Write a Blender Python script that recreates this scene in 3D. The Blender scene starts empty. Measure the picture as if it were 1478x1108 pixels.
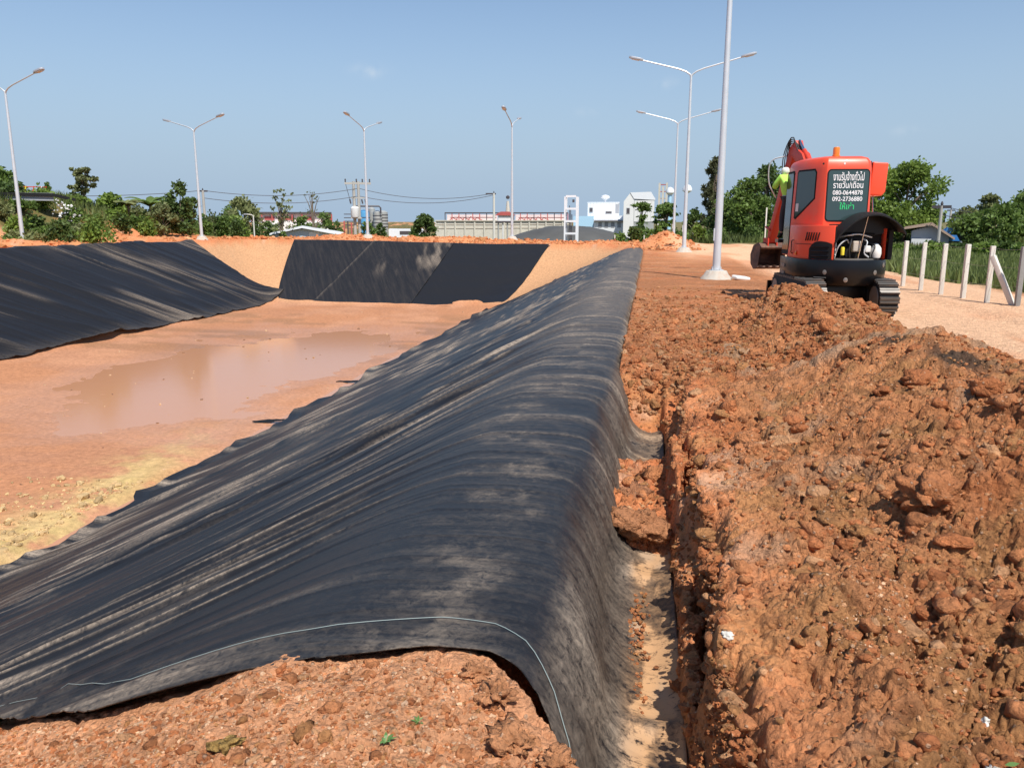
import bpy, math, random
import numpy as np
from mathutils import Vector, Matrix
R = math.radians
random.seed(7); rng = np.random.default_rng(11)
S = bpy.context.scene
C = S.collection

# ------------------------------------------------------------------ camera
EYE = 1.5; YAW = R(9.58); PITCH = R(11.5)
cam_d = bpy.data.cameras.new('camera'); cam = bpy.data.objects.new('camera', cam_d); C.objects.link(cam)
cam.location = (0, 0, EYE); cam.rotation_euler = (R(90) - PITCH, 0, YAW)
cam_d.sensor_width = 36; cam_d.lens = 36 * 1150 / 1478
cam_d.clip_start = 0.05; cam_d.clip_end = 6000
S.camera = cam
# ------------------------------------------------------------------ light
SUN_AZ = 148.0      # compass style, clockwise from +Y
SUN_EL = 56.0
W = bpy.data.worlds.new('World'); S.world = W; W.use_nodes = True
wn = W.node_tree; bgn = wn.nodes['Background']
sky = wn.nodes.new('ShaderNodeTexSky'); sky.sky_type = 'NISHITA'; sky.sun_disc = False
sky.sun_elevation = R(SUN_EL); sky.sun_rotation = R(SUN_AZ)
sky.air_density = 1.0; sky.dust_density = 0.2; sky.ozone_density = 3.0; sky.altitude = 0
# pale haze band that thickens towards the horizon all the way round, and a few faint wisps of cloud
def wnode(t, **k):
    n = wn.nodes.new(t)
    for a, v in k.items(): setattr(n, a, v)
    return n
wtc = wnode('ShaderNodeTexCoord'); wsx = wnode('ShaderNodeSeparateXYZ'); wn.links.new(wtc.outputs['Generated'], wsx.inputs[0])
wp = wnode('ShaderNodeMath', operation='POWER'); wab = wnode('ShaderNodeMath', operation='ABSOLUTE'); wn.links.new(wsx.outputs[2], wab.inputs[0])
wdv = wnode('ShaderNodeMath', operation='DIVIDE'); wdv.inputs[1].default_value = 0.2; wn.links.new(wab.outputs[0], wdv.inputs[0]); wn.links.new(wdv.outputs[0], wp.inputs[0]); wp.inputs[1].default_value = 2.0
wng = wnode('ShaderNodeMath', operation='MULTIPLY'); wng.inputs[1].default_value = -1; wn.links.new(wp.outputs[0], wng.inputs[0])
wex = wnode('ShaderNodeMath', operation='EXPONENT'); wn.links.new(wng.outputs[0], wex.inputs[0])
wmx = wnode('ShaderNodeMix', data_type='RGBA'); wn.links.new(wex.outputs[0], wmx.inputs[0]); wn.links.new(sky.outputs[0], wmx.inputs[6]); wmx.inputs[7].default_value = (2.95, 3.9, 5.05, 1)
last = wmx.outputs[2]
for (az, el, sx, sy, am) in ((-19.1, 9.8, 0.95, 0.38, 0.50), (0.8, 9.0, 0.65, 0.32, 0.42), (-4.3, 7.3, 0.8, 0.25, 0.25), (15.8, 5.5, 0.9, 0.3, 0.22)):
    dv = Vector((math.sin(R(az)) * math.cos(R(el)), math.cos(R(az)) * math.cos(R(el)), math.sin(R(el))))
    rt = Vector((math.cos(R(az)), -math.sin(R(az)), 0)); upv = rt.cross(dv) * -1
    no_ = wnode('ShaderNodeTexNoise'); no_.inputs['Scale'].default_value = 55; no_.inputs['Detail'].default_value = 6; wn.links.new(wtc.outputs['Generated'], no_.inputs['Vector'])
    d1 = wnode('ShaderNodeVectorMath', operation='DOT_PRODUCT'); d1.inputs[1].default_value = rt / math.sin(R(sx)); wn.links.new(wtc.outputs['Generated'], d1.inputs[0])
    su = wnode('ShaderNodeVectorMath', operation='SUBTRACT'); su.inputs[1].default_value = dv; wn.links.new(wtc.outputs['Generated'], su.inputs[0])
    d2 = wnode('ShaderNodeVectorMath', operation='DOT_PRODUCT'); d2.inputs[1].default_value = upv / math.sin(R(sy)); wn.links.new(su.outputs[0], d2.inputs[0])
    d3 = wnode('ShaderNodeVectorMath', operation='DOT_PRODUCT'); d3.inputs[1].default_value = rt / math.sin(R(sx)); wn.links.new(su.outputs[0], d3.inputs[0])
    q1 = wnode('ShaderNodeMath', operation='MULTIPLY'); wn.links.new(d2.outputs['Value'], q1.inputs[0]); wn.links.new(d2.outputs['Value'], q1.inputs[1])
    q2 = wnode('ShaderNodeMath', operation='MULTIPLY_ADD'); wn.links.new(d3.outputs['Value'], q2.inputs[0]); wn.links.new(d3.outputs['Value'], q2.inputs[1]); wn.links.new(q1.outputs[0], q2.inputs[2])
    dd = wnode('ShaderNodeVectorMath', operation='DOT_PRODUCT'); dd.inputs[1].default_value = dv; wn.links.new(wtc.outputs['Generated'], dd.inputs[0])
    q3 = wnode('ShaderNodeMath', operation='MULTIPLY'); q3.inputs[1].default_value = -1.0; wn.links.new(q2.outputs[0], q3.inputs[0])
    q4 = wnode('ShaderNodeMath', operation='EXPONENT'); wn.links.new(q3.outputs[0], q4.inputs[0])
    mr_ = wnode('ShaderNodeMapRange'); mr_.inputs[1].default_value = 0.35; mr_.inputs[2].default_value = 0.7; mr_.inputs[4].default_value = am; wn.links.new(no_.outputs[0], mr_.inputs[0])
    q5 = wnode('ShaderNodeMath', operation='MULTIPLY'); wn.links.new(q4.outputs[0], q5.inputs[0]); wn.links.new(mr_.outputs[0], q5.inputs[1])
    gt_ = wnode('ShaderNodeMath', operation='GREATER_THAN'); gt_.inputs[1].default_value = 0.5; wn.links.new(dd.outputs['Value'], gt_.inputs[0])
    q6 = wnode('ShaderNodeMath', operation='MULTIPLY'); wn.links.new(q5.outputs[0], q6.inputs[0]); wn.links.new(gt_.outputs[0], q6.inputs[1])
    mc = wnode('ShaderNodeMix', data_type='RGBA'); wn.links.new(q6.outputs[0], mc.inputs[0]); wn.links.new(last, mc.inputs[6]); mc.inputs[7].default_value = (5.2, 5.8, 6.4, 1); last = mc.outputs[2]
wn.links.new(last, bgn.inputs[0]); bgn.inputs[1].default_value = 0.107
sl = bpy.data.lights.new('sun', 'SUN'); sl.energy = 4.6; sl.angle = R(0.53); sl.color = (1.0, 0.95, 0.87)
so = bpy.data.objects.new('sun', sl); C.objects.link(so)
sd = Vector((math.sin(R(SUN_AZ)) * math.cos(R(SUN_EL)), math.cos(R(SUN_AZ)) * math.cos(R(SUN_EL)), math.sin(R(SUN_EL))))
so.rotation_euler = sd.to_track_quat('Z', 'Y').to_euler(); so.location = (10, -10, 30)
S.view_settings.view_transform = 'Standard'; S.view_settings.look = 'None'
S.view_settings.exposure = 0.3; S.view_settings.gamma = 1.0
S.view_settings.use_curve_mapping = False
S.render.resolution_x = 1024; S.render.resolution_y = 767

# ------------------------------------------------------------------ noise
def _hash(ix, iy, seed):
    h = (ix.astype(np.int64) * 374761393 + iy.astype(np.int64) * 668265263 + seed * 982451653) & 0xffffffff
    h = ((h ^ (h >> 13)) * 1274126177) & 0xffffffff
    return ((h ^ (h >> 16)) & 0xffffff) / float(0x1000000)
def vnoise(x, y, seed=0):
    x = np.asarray(x, float); y = np.asarray(y, float)
    ix = np.floor(x); iy = np.floor(y); fx = x - ix; fy = y - iy
    ux = fx * fx * (3 - 2 * fx); uy = fy * fy * (3 - 2 * fy)
    a = _hash(ix, iy, seed); b = _hash(ix + 1, iy, seed); c = _hash(ix, iy + 1, seed); d = _hash(ix + 1, iy + 1, seed)
    return (a + (b - a) * ux) * (1 - uy) + (c + (d - c) * ux) * uy
def fbm(x, y, seed=0, oct=4, gain=0.5):
    s = 0; a = 1; t = 0
    for k in range(oct):
        s = s + a * vnoise(x * 2 ** k + 17.3 * k, y * 2 ** k - 9.1 * k, seed + k); t += a; a *= gain
    return s / t
def bumps(x, y, seed=0, fill=0.8):
    """rounded lumps: max over neighbouring cells of a dome, random radius and height"""
    ix = np.floor(x); iy = np.floor(y); best = np.zeros_like(x)
    for dx in (-1, 0, 1):
        for dy in (-1, 0, 1):
            cx = ix + dx; cy = iy + dy
            px = cx + _hash(cx, cy, seed); py = cy + _hash(cx, cy, seed + 1)
            r = 0.35 + 0.55 * _hash(cx, cy, seed + 2); on = _hash(cx, cy, seed + 3) < fill
            hgt = (0.4 + 0.6 * _hash(cx, cy, seed + 4))
            ax = 0.7 + 0.6 * _hash(cx, cy, seed + 5)
            d2 = ((x - px) * ax) ** 2 + ((y - py) / ax) ** 2
            v = np.clip(1 - d2 / (r * r), 0, 1) ** 0.5 * r * hgt * on
            best = np.maximum(best, v)
    return best
def ss(a, b, x):
    t = np.clip((np.asarray(x, float) - a) / (b - a), 0, 1); return t * t * (3 - 2 * t)

# ------------------------------------------------------------------ object helpers
def tag(o, label=None, cat=None, group=None, kind=None):
    if label: o['label'] = label
    if cat: o['category'] = cat
    if group: o['group'] = group
    if kind: o['kind'] = kind
    return o
def empty(name, loc, label, cat, group=None, rz=0):
    o = bpy.data.objects.new(name, None); C.objects.link(o); o.location = loc; o.rotation_euler = (0, 0, rz)
    o.empty_display_size = 0.2
    return tag(o, label, cat, group)
def copy_tree(o, parent=None):
    c = o.copy(); C.objects.link(c); c.parent = parent
    for ch in list(o.children): copy_tree(ch, c)
    return c
def np_mesh(name, V, F, mats, parent=None, smooth=True, mi=None, attrs=None, uv=None):
    me = bpy.data.meshes.new(name); V = np.asarray(V, np.float32); F = np.asarray(F, np.int32)
    n = F.shape[1]
    me.vertices.add(len(V)); me.vertices.foreach_set('co', V.ravel())
    me.loops.add(F.size); me.loops.foreach_set('vertex_index', F.ravel())
    me.polygons.add(len(F)); me.polygons.foreach_set('loop_start', np.arange(0, F.size, n, dtype=np.int32))
    me.polygons.foreach_set('loop_total', np.full(len(F), n, np.int32))
    if mi is not None: me.polygons.foreach_set('material_index', np.asarray(mi, np.int32))
    me.polygons.foreach_set('use_smooth', np.full(len(F), smooth, bool))
    me.update(calc_edges=True)
    for m in (mats if isinstance(mats, (list, tuple)) else [mats]): me.materials.append(m)
    for k, a in (attrs or {}).items():
        a = np.asarray(a, np.float32)
        if a.ndim == 2:
            at = me.attributes.new(k, 'FLOAT_COLOR', 'POINT')
            if a.shape[1] == 3: a = np.hstack([a, np.ones((len(a), 1), np.float32)])
            at.data.foreach_set('color', a.ravel())
        else:
            at = me.attributes.new(k, 'FLOAT', 'POINT'); at.data.foreach_set('value', a.ravel())
    o = bpy.data.objects.new(name, me); C.objects.link(o)
    if parent: o.parent = parent
    return o
def grid_faces(nr, nc):
    i = np.arange(nr * nc).reshape(nr, nc)
    return np.stack([i[:-1, :-1], i[:-1, 1:], i[1:, 1:], i[1:, :-1]], -1).reshape(-1, 4)

class MB:
    def __init__(s, M=None): s.v = []; s.f = []; s.M = M
    def add(s, vs, fs):
        b = len(s.v)
        for v in vs:
            v = Vector(v)
            s.v.append(tuple(s.M @ v) if s.M else tuple(v))
        s.f += [tuple(b + i for i in f) for f in fs]; return s
    def box(s, a, b, rot=None, piv=None):
        x0, y0, z0 = a; x1, y1, z1 = b
        vs = [Vector(p) for p in ((x0,y0,z0),(x1,y0,z0),(x1,y1,z0),(x0,y1,z0),(x0,y0,z1),(x1,y0,z1),(x1,y1,z1),(x0,y1,z1))]
        if rot is not None:
            c = Vector(piv) if piv is not None else sum(vs, Vector()) / 8
            vs = [c + rot @ (v - c) for v in vs]
        return s.add(vs, [(0,3,2,1),(4,5,6,7),(0,1,5,4),(1,2,6,5),(2,3,7,6),(3,0,4,7)])
    def tube(s, pts, r, n=8, caps=True):
        pts = [Vector(p) for p in pts]; k = len(pts)
        rs = r if isinstance(r, (list, tuple)) else [r] * k
        t0 = (pts[1] - pts[0]).normalized(); up = Vector((0, 0, 1)) if abs(t0.z) < 0.9 else Vector((1, 0, 0))
        u = t0.cross(up).normalized(); vs = []
        for i, p in enumerate(pts):
            t = (pts[min(i + 1, k - 1)] - pts[max(i - 1, 0)]).normalized()
            u = (u - t * u.dot(t)).normalized(); w = t.cross(u)
            for j in range(n):
                a = 2 * math.pi * j / n; vs.append(p + (u * math.cos(a) + w * math.sin(a)) * rs[i])
        fs = [(i*n+j, i*n+(j+1)%n, (i+1)*n+(j+1)%n, (i+1)*n+j) for i in range(k-1) for j in range(n)]
        if caps: fs += [tuple(range(n))[::-1], tuple(range((k-1)*n, k*n))]
        return s.add(vs, fs)
    def lathe(s, c, prof, n=16, axis='z'):
        vs = []
        for (r, h) in prof:
            for j in range(n):
                a = 2*math.pi*j/n; p = (r*math.cos(a), r*math.sin(a), h)
                if axis == 'x': p = (h, p[0], p[1])
                if axis == 'y': p = (p[0], h, p[1])
                vs.append(Vector(c) + Vector(p))
        k = len(prof); fs = [(i*n+j, i*n+(j+1)%n, (i+1)*n+(j+1)%n, (i+1)*n+j) for i in range(k-1) for j in range(n)]
        fs += [tuple(range(n))[::-1], tuple(range((k-1)*n, k*n))]
        return s.add(vs, fs)
    def prism(s, poly, h0, h1, ax='z'):
        """polygon extruded; ax is the extrusion axis, poly given in the other two axes"""
        def p3(a, b, h): return {'z': (a, b, h), 'x': (h, a, b), 'y': (a, h, b)}[ax]
        n = len(poly); vs = [p3(a, b, h0) for a, b in poly] + [p3(a, b, h1) for a, b in poly]
        return s.add(vs, [tuple(range(n))[::-1], tuple(range(n, 2*n))] + [(i, (i+1)%n, n+(i+1)%n, n+i) for i in range(n)])
    def build(s, name, mat, parent=None, bevel=0, smooth=None, seg=2):
        me = bpy.data.meshes.new(name); me.from_pydata(s.v, [], s.f); me.materials.append(mat); me.update()
        import bmesh
        bm = bmesh.new(); bm.from_mesh(me)
        bmesh.ops.recalc_face_normals(bm, faces=bm.faces)
        if bevel:
            bmesh.ops.bevel(bm, geom=[e for e in bm.edges if len(e.link_faces) == 2 and e.calc_face_angle(0) > 0.5], offset=bevel, segments=seg, profile=0.6, affect='EDGES', clamp_overlap=True)
        bm.to_mesh(me); bm.free()
        if smooth is None: smooth = True
        if smooth:
            me.polygons.foreach_set('use_smooth', [True] * len(me.polygons))
            me.set_sharp_from_angle(angle=R(38))
        o = bpy.data.objects.new(name, me); C.objects.link(o)
        if parent: o.parent = parent
        return o

# ------------------------------------------------------------------ materials
def mat(name, col, rough=0.6, metal=0.0, var=0.0, scale=8.0, bump=0.0, bscale=40.0, dirt=None, dirt_amt=0.0, spec=0.5, coat=0.0):
    m = bpy.data.materials.new(name); m.use_nodes = True; nt = m.node_tree; b = nt.nodes['Principled BSDF']
    b.inputs['Roughness'].default_value = rough; b.inputs['Metallic'].default_value = metal
    b.inputs['Specular IOR Level'].default_value = spec; b.inputs['Coat Weight'].default_value = coat
    tc = nt.nodes.new('ShaderNodeTexCoord'); src = None
    if var or dirt:
        no = nt.nodes.new('ShaderNodeTexNoise'); no.inputs['Scale'].default_value = scale; no.inputs['Detail'].default_value = 6
        nt.links.new(tc.outputs['Object'], no.inputs['Vector'])
        mx = nt.nodes.new('ShaderNodeMix'); mx.data_type = 'RGBA'
        mx.inputs[6].default_value = (*[c * (1 - var) for c in col], 1); mx.inputs[7].default_value = (*[min(1, c * (1 + var)) for c in col], 1)
        nt.links.new(no.outputs[0], mx.inputs[0]); src = mx.outputs[2]
        if dirt:
            n2 = nt.nodes.new('ShaderNodeTexNoise'); n2.inputs['Scale'].default_value = scale * 0.6; n2.inputs['Detail'].default_value = 8; n2.inputs['Roughness'].default_value = 0.7
            nt.links.new(tc.outputs['Object'], n2.inputs['Vector'])
            mr = nt.nodes.new('ShaderNodeMapRange'); mr.inputs[1].default_value = 0.62 - 0.25 * dirt_amt; mr.inputs[2].default_value = 0.75; mr.inputs[4].default_value = min(1, dirt_amt * 1.4)
            nt.links.new(n2.outputs[0], mr.inputs[0])
            m2 = nt.nodes.new('ShaderNodeMix'); m2.data_type = 'RGBA'; m2.inputs[7].default_value = (*dirt, 1)
            nt.links.new(mr.outputs[0], m2.inputs[0]); nt.links.new(src, m2.inputs[6]); src = m2.outputs[2]
        nt.links.new(src, b.inputs['Base Color'])
    else: b.inputs['Base Color'].default_value = (*col, 1)
    if bump:
        n3 = nt.nodes.new('ShaderNodeTexNoise'); n3.inputs['Scale'].default_value = bscale; n3.inputs['Detail'].default_value = 5
        nt.links.new(tc.outputs['Object'], n3.inputs['Vector'])
        bp = nt.nodes.new('ShaderNodeBump'); bp.inputs['Strength'].default_value = bump; bp.inputs['Distance'].default_value = 0.01
        nt.links.new(n3.outputs[0], bp.inputs['Height']); nt.links.new(bp.outputs[0], b.inputs['Normal'])
    return m
def soil_material(name, fine=1.0):
    """earth whose hue comes from the 'col' attribute, broken up by grit, pale grains and small-scale relief"""
    m = bpy.data.materials.new(name); m.use_nodes = True; nt = m.node_tree; L = nt.links.new; b = nt.nodes['Principled BSDF']
    at = nt.nodes.new('ShaderNodeAttribute'); at.attribute_name = 'col'
    rg = nt.nodes.new('ShaderNodeAttribute'); rg.attribute_name = 'rough'
    tc = nt.nodes.new('ShaderNodeTexCoord')
    def noise(sc, det=6, ro=0.6):
        n = nt.nodes.new('ShaderNodeTexNoise'); n.inputs['Scale'].default_value = sc; n.inputs['Detail'].default_value = det; n.inputs['Roughness'].default_value = ro
        L(tc.outputs['Object'], n.inputs['Vector']); return n
    n1 = noise(9, 8, 0.7); n2 = noise(60, 4, 0.6)
    mr = nt.nodes.new('ShaderNodeMapRange'); mr.inputs[1].default_value = 0.3; mr.inputs[2].default_value = 0.7; mr.inputs[3].default_value = 0.72; mr.inputs[4].default_value = 1.28
    L(n1.outputs[0], mr.inputs[0])
    mr2 = nt.nodes.new('ShaderNodeMapRange'); mr2.inputs[1].default_value = 0.3; mr2.inputs[2].default_value = 0.7; mr2.inputs[3].default_value = 0.8; mr2.inputs[4].default_value = 1.2
    L(n2.outputs[0], mr2.inputs[0])
    mu = nt.nodes.new('ShaderNodeMath'); mu.operation = 'MULTIPLY'; L(mr.outputs[0], mu.inputs[0]); L(mr2.outputs[0], mu.inputs[1])
    vm = nt.nodes.new('ShaderNodeVectorMath'); vm.operation = 'SCALE'; L(at.outputs['Color'], vm.inputs[0]); L(mu.outputs[0], vm.inputs['Scale'])
    # pale grit grains
    vo = nt.nodes.new('ShaderNodeTexVoronoi'); vo.inputs['Scale'].default_value = 38 ; L(tc.outputs['Object'], vo.inputs['Vector'])
    gt = nt.nodes.new('ShaderNodeMapRange'); gt.inputs[1].default_value = 0.30; gt.inputs[2].default_value = 0.2; L(vo.outputs['Distance'], gt.inputs[0])
    sep = nt.nodes.new('ShaderNodeSeparateColor'); L(vo.outputs['Color'], sep.inputs[0])
    g2 = nt.nodes.new('ShaderNodeMath'); g2.operation = 'GREATER_THAN'; g2.inputs[1].default_value = 0.84; L(sep.outputs[0], g2.inputs[0])
    g3 = nt.nodes.new('ShaderNodeMath'); g3.operation = 'MULTIPLY'; L(gt.outputs[0], g3.inputs[0]); L(g2.outputs[0], g3.inputs[1])
    g4 = nt.nodes.new('ShaderNodeMath'); g4.operation = 'MULTIPLY'; L(g3.outputs[0], g4.inputs[0]); L(rg.outputs['Fac'], g4.inputs[1])
    g5 = nt.nodes.new('ShaderNodeMath'); g5.operation = 'MULTIPLY'; L(g4.outputs[0], g5.inputs[0]); g5.inputs[1].default_value = 0.75
    mx = nt.nodes.new('ShaderNodeMix'); mx.data_type = 'RGBA'; L(g5.outputs[0], mx.inputs[0]); L(vm.outputs[0], mx.inputs[6]); mx.inputs[7].default_value = (0.62, 0.42, 0.28, 1)
    L(mx.outputs[2], b.inputs['Base Color'])
    wt = nt.nodes.new('ShaderNodeAttribute'); wt.attribute_name = 'wet'; wr = nt.nodes.new('ShaderNodeMapRange'); wr.inputs[3].default_value = 0.95; wr.inputs[4].default_value = 0.35; L(wt.outputs['Fac'], wr.inputs[0]); L(wr.outputs[0], b.inputs['Roughness']); b.inputs['Specular IOR Level'].default_value = 0.2
    n4 = noise(28, 10, 0.75); n5 = noise(110, 4, 0.7)
    ad = nt.nodes.new('ShaderNodeMath'); ad.operation = 'MULTIPLY_ADD'; L(n5.outputs[0], ad.inputs[0]); ad.inputs[1].default_value = 0.4; L(n4.outputs[0], ad.inputs[2])
    for sc_v, am_v in ((21, -1.0), (52, -0.5)):
        vv = nt.nodes.new('ShaderNodeTexVoronoi'); vv.inputs['Scale'].default_value = sc_v; vv.inputs['Randomness'].default_value = 1.0
        wv = nt.nodes.new('ShaderNodeVectorMath'); wv.operation = 'ADD'; wn_ = noise(sc_v * 0.7, 3, 0.6); ws = nt.nodes.new('ShaderNodeVectorMath'); ws.operation = 'SCALE'; ws.inputs['Scale'].default_value = 1.2 / sc_v; L(wn_.outputs['Color'], ws.inputs[0]); L(tc.outputs['Object'], wv.inputs[0]); L(ws.outputs[0], wv.inputs[1]); L(wv.outputs[0], vv.inputs['Vector'])
        am = nt.nodes.new('ShaderNodeMath'); am.operation = 'MULTIPLY_ADD'; L(vv.outputs['Distance'], am.inputs[0]); am.inputs[1].default_value = am_v; L(ad.outputs[0], am.inputs[2]); ad = am
    a2 = nt.nodes.new('ShaderNodeMath'); a2.operation = 'MULTIPLY_ADD'; L(g3.outputs[0], a2.inputs[0]); a2.inputs[1].default_value = 0.25; L(ad.outputs[0], a2.inputs[2])
    bp = nt.nodes.new('ShaderNodeBump'); bp.inputs['Distance'].default_value = 0.034 * fine
    L(rg.outputs['Fac'], bp.inputs['Strength']); L(a2.outputs[0], bp.inputs['Height']); L(bp.outputs[0], b.inputs['Normal'])
    return m
def liner_material(name, hard=False):
    m = bpy.data.materials.new(name); m.use_nodes = True; nt = m.node_tree; L = nt.links.new; b = nt.nodes['Principled BSDF']
    du = nt.nodes.new('ShaderNodeAttribute'); du.attribute_name = 'dust_shine'
    st = nt.nodes.new('ShaderNodeAttribute'); st.attribute_name = 'strain'   # x = along the fold, y = across it
    sc = nt.nodes.new('ShaderNodeVectorMath'); sc.operation = 'MULTIPLY'; sc.inputs[1].default_value = (0.75, 15, 1); L(st.outputs['Vector'], sc.inputs[0])
    n1 = nt.nodes.new('ShaderNodeTexNoise'); n1.inputs['Scale'].default_value = 1; n1.inputs['Detail'].default_value = 9; n1.inputs['Roughness'].default_value = 0.68; L(sc.outputs[0], n1.inputs['Vector'])
    tc = nt.nodes.new('ShaderNodeTexCoord')
    n2 = nt.nodes.new('ShaderNodeTexNoise'); n2.inputs['Scale'].default_value = 24; n2.inputs['Detail'].default_value = 10; n2.inputs['Roughness'].default_value = 0.8; n2.inputs['Distortion'].default_value = 0.8; L(tc.outputs['Object'], n2.inputs['Vector'])
    # cover = attribute amount (dusty tone, one painted shine line) x (streaks along the folds + scuffed blotches) + a thin even film
    s1 = nt.nodes.new('ShaderNodeMath'); s1.operation = 'MULTIPLY_ADD'; L(n1.outputs[0], s1.inputs[0]); s1.inputs[1].default_value = 1.7; s1.inputs[2].default_value = -1.85
    s2 = nt.nodes.new('ShaderNodeMath'); s2.operation = 'MULTIPLY_ADD'; L(n2.outputs[0], s2.inputs[0]); s2.inputs[1].default_value = 3.1; L(s1.outputs[0], s2.inputs[2])
    s3 = nt.nodes.new('ShaderNodeMath'); s3.operation = 'MULTIPLY'; L(s2.outputs[0], s3.inputs[0]); L(du.outputs['Fac'], s3.inputs[1])
    s4 = nt.nodes.new('ShaderNodeMath'); s4.operation = 'MULTIPLY_ADD'; L(n1.outputs[0], s4.inputs[0]); s4.inputs[1].default_value = 0.035; L(s3.outputs[0], s4.inputs[2])
    mr = nt.nodes.new('ShaderNodeMapRange'); mr.inputs[1].default_value = 0.05; mr.inputs[2].default_value = 0.85; mr.inputs[4].default_value = 0.85; L(s4.outputs[0], mr.inputs[0])
    mx = nt.nodes.new('ShaderNodeMix'); mx.data_type = 'RGBA'; L(mr.outputs[0], mx.inputs[0])
    mx.inputs[6].default_value = (0.0140, 0.0142, 0.0162, 1); sa = nt.nodes.new('ShaderNodeAttribute'); sa.attribute_name = 'sand'; md_ = nt.nodes.new('ShaderNodeMix'); md_.data_type = 'RGBA'; L(sa.outputs['Fac'], md_.inputs[0]); md_.inputs[6].default_value = (0.42, 0.335, 0.255, 1); md_.inputs[7].default_value = (0.62, 0.36, 0.18, 1); L(md_.outputs[2], mx.inputs[7])
    L(mx.outputs[2], b.inputs['Base Color'])
    rr = nt.nodes.new('ShaderNodeMapRange'); rr.inputs[3].default_value = 0.44; rr.inputs[4].default_value = 0.9; L(mr.outputs[0], rr.inputs[0]); L(rr.outputs[0], b.inputs['Roughness'])
    b.inputs['Specular IOR Level'].default_value = 0.27
    bp = nt.nodes.new('ShaderNodeBump'); bp.inputs['Strength'].default_value = 0.3; bp.inputs['Distance'].default_value = 0.012
    L(n1.outputs[0], bp.inputs['Height']); L(bp.outputs[0], b.inputs['Normal'])
    return m
M = {}
M['soil'] = soil_material('laterite soil')
M['liner'] = liner_material('black plastic liner')
M['galv'] = mat('galvanised steel', (0.66, 0.69, 0.71), 0.42, 0.35, var=0.12, scale=3)
M['concrete'] = mat('raw concrete', (0.50, 0.45, 0.38), 0.9, var=0.15, scale=9, bump=0.4, dirt=(0.42, 0.2, 0.1), dirt_amt=0.5)
M['post'] = mat('pale concrete post', (0.62, 0.60, 0.54), 0.85, var=0.1, scale=6, bump=0.3, dirt=(0.45, 0.27, 0.16), dirt_amt=0.25)
M['lamp'] = mat('lamp head alloy', (0.55, 0.56, 0.58), 0.4, 0.5)
M['red'] = mat('orange red machine paint', (0.86, 0.085, 0.032), 0.38, var=0.08, scale=3, coat=0.15, dirt=(0.52, 0.22, 0.12), dirt_amt=0.32, bump=0.08, bscale=6)
M['red_shaded'] = mat('boom paint shaded', (0.62, 0.05, 0.022), 0.45, var=0.1, scale=5, dirt=(0.35, 0.14, 0.08), dirt_amt=0.4)  # machine red darkened to paint in the boom's shaded side, plus dirt
M['black'] = mat('black painted steel', (0.005, 0.005, 0.006), 0.28, var=0.2, dirt=(0.05, 0.03, 0.022), dirt_amt=0.1, spec=0.35)
M['rubber'] = mat('dull black', (0.009, 0.009, 0.010), 0.7, spec=0.3)
M['steel'] = mat('worn steel', (0.28, 0.25, 0.22), 0.45, 0.6, var=0.25, scale=9, dirt=(0.35, 0.2, 0.12), dirt_amt=0.6)
M['bucket'] = mat('rusty bucket steel', (0.11, 0.065, 0.05), 0.65, 0.3, var=0.3, scale=9, dirt=(0.34, 0.18, 0.11), dirt_amt=0.7)
M['glass'] = mat('tinted cab glass', (0.035, 0.065, 0.065), 0.06, spec=0.8)
M['glass_dark'] = mat('dark cab glass', (0.012, 0.02, 0.025), 0.08, spec=0.7)
M['white'] = mat('white plastic', (0.75, 0.74, 0.70), 0.5, var=0.06)
M['yellow'] = mat('yellow filter', (0.75, 0.6, 0.04), 0.45)
M['orange'] = mat('amber beacon lens', (0.85, 0.22, 0.02), 0.2, spec=0.7)
M['chrome'] = mat('chromed rod', (0.7, 0.7, 0.7), 0.18, 1.0)
M['hose'] = mat('hose rubber', (0.03, 0.03, 0.032), 0.5)
M['sign_white'] = mat('white lettering', (0.85, 0.85, 0.85), 0.6)
M['sign_green'] = mat('green lettering', (0.03, 0.6, 0.18), 0.6)
M['hivis'] = mat('lime reflective cloth', (0.45, 0.85, 0.12), 0.8, var=0.12, scale=10)
M['hivis_band'] = mat('silver reflective band', (0.8, 0.8, 0.76), 0.5)
M['chain'] = mat('orange chain', (0.6, 0.16, 0.05), 0.55, dirt=(0.3, 0.12, 0.07), dirt_amt=0.4)
M['bark'] = mat('grey brown bark', (0.16, 0.12, 0.085), 0.9, var=0.3, scale=6, bump=0.6, bscale=20)

# ================================================================== TERRAIN
PIT_Z = -3.55; XR = -1.2; KR = 3.55 / 7.7; XL = -28.4; KL = 3.8 / 5.5; YF = 53.5; KF = 3.55 / 6.4
def smin(a, b, k):
    h = np.clip(0.5 + 0.5 * (b - a) / k, 0, 1); return b + (a - b) * h - k * h * (1 - h)
def bank(x, y):
    lift = 0.25 * ss(-10, -27, x)
    return lift
def pit_base(x, y):
    """smooth pit and banks, no small relief"""
    b = bank(x, y)
    dr = (XR - x) * KR; dl = (x - XL) * KL; df = (YF - y) * KF
    d = smin(smin(dr, dl, 0.5), df, 1.3)
    d = np.clip(d, 0, None); flo = -PIT_Z + b
    d = -smin(-d * -1 * 1.0, flo * np.ones_like(d), 0.25) if False else smin(d, flo * np.ones_like(d), 0.25)
    return b - np.clip(d, 0, None)
TX0, TX1 = -0.25, 0.31
def trench_open(y):
    """1 where the anchor trench is open to its full depth"""
    o = 1 - ss(7.2, 8.5, y)
    return o
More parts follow.
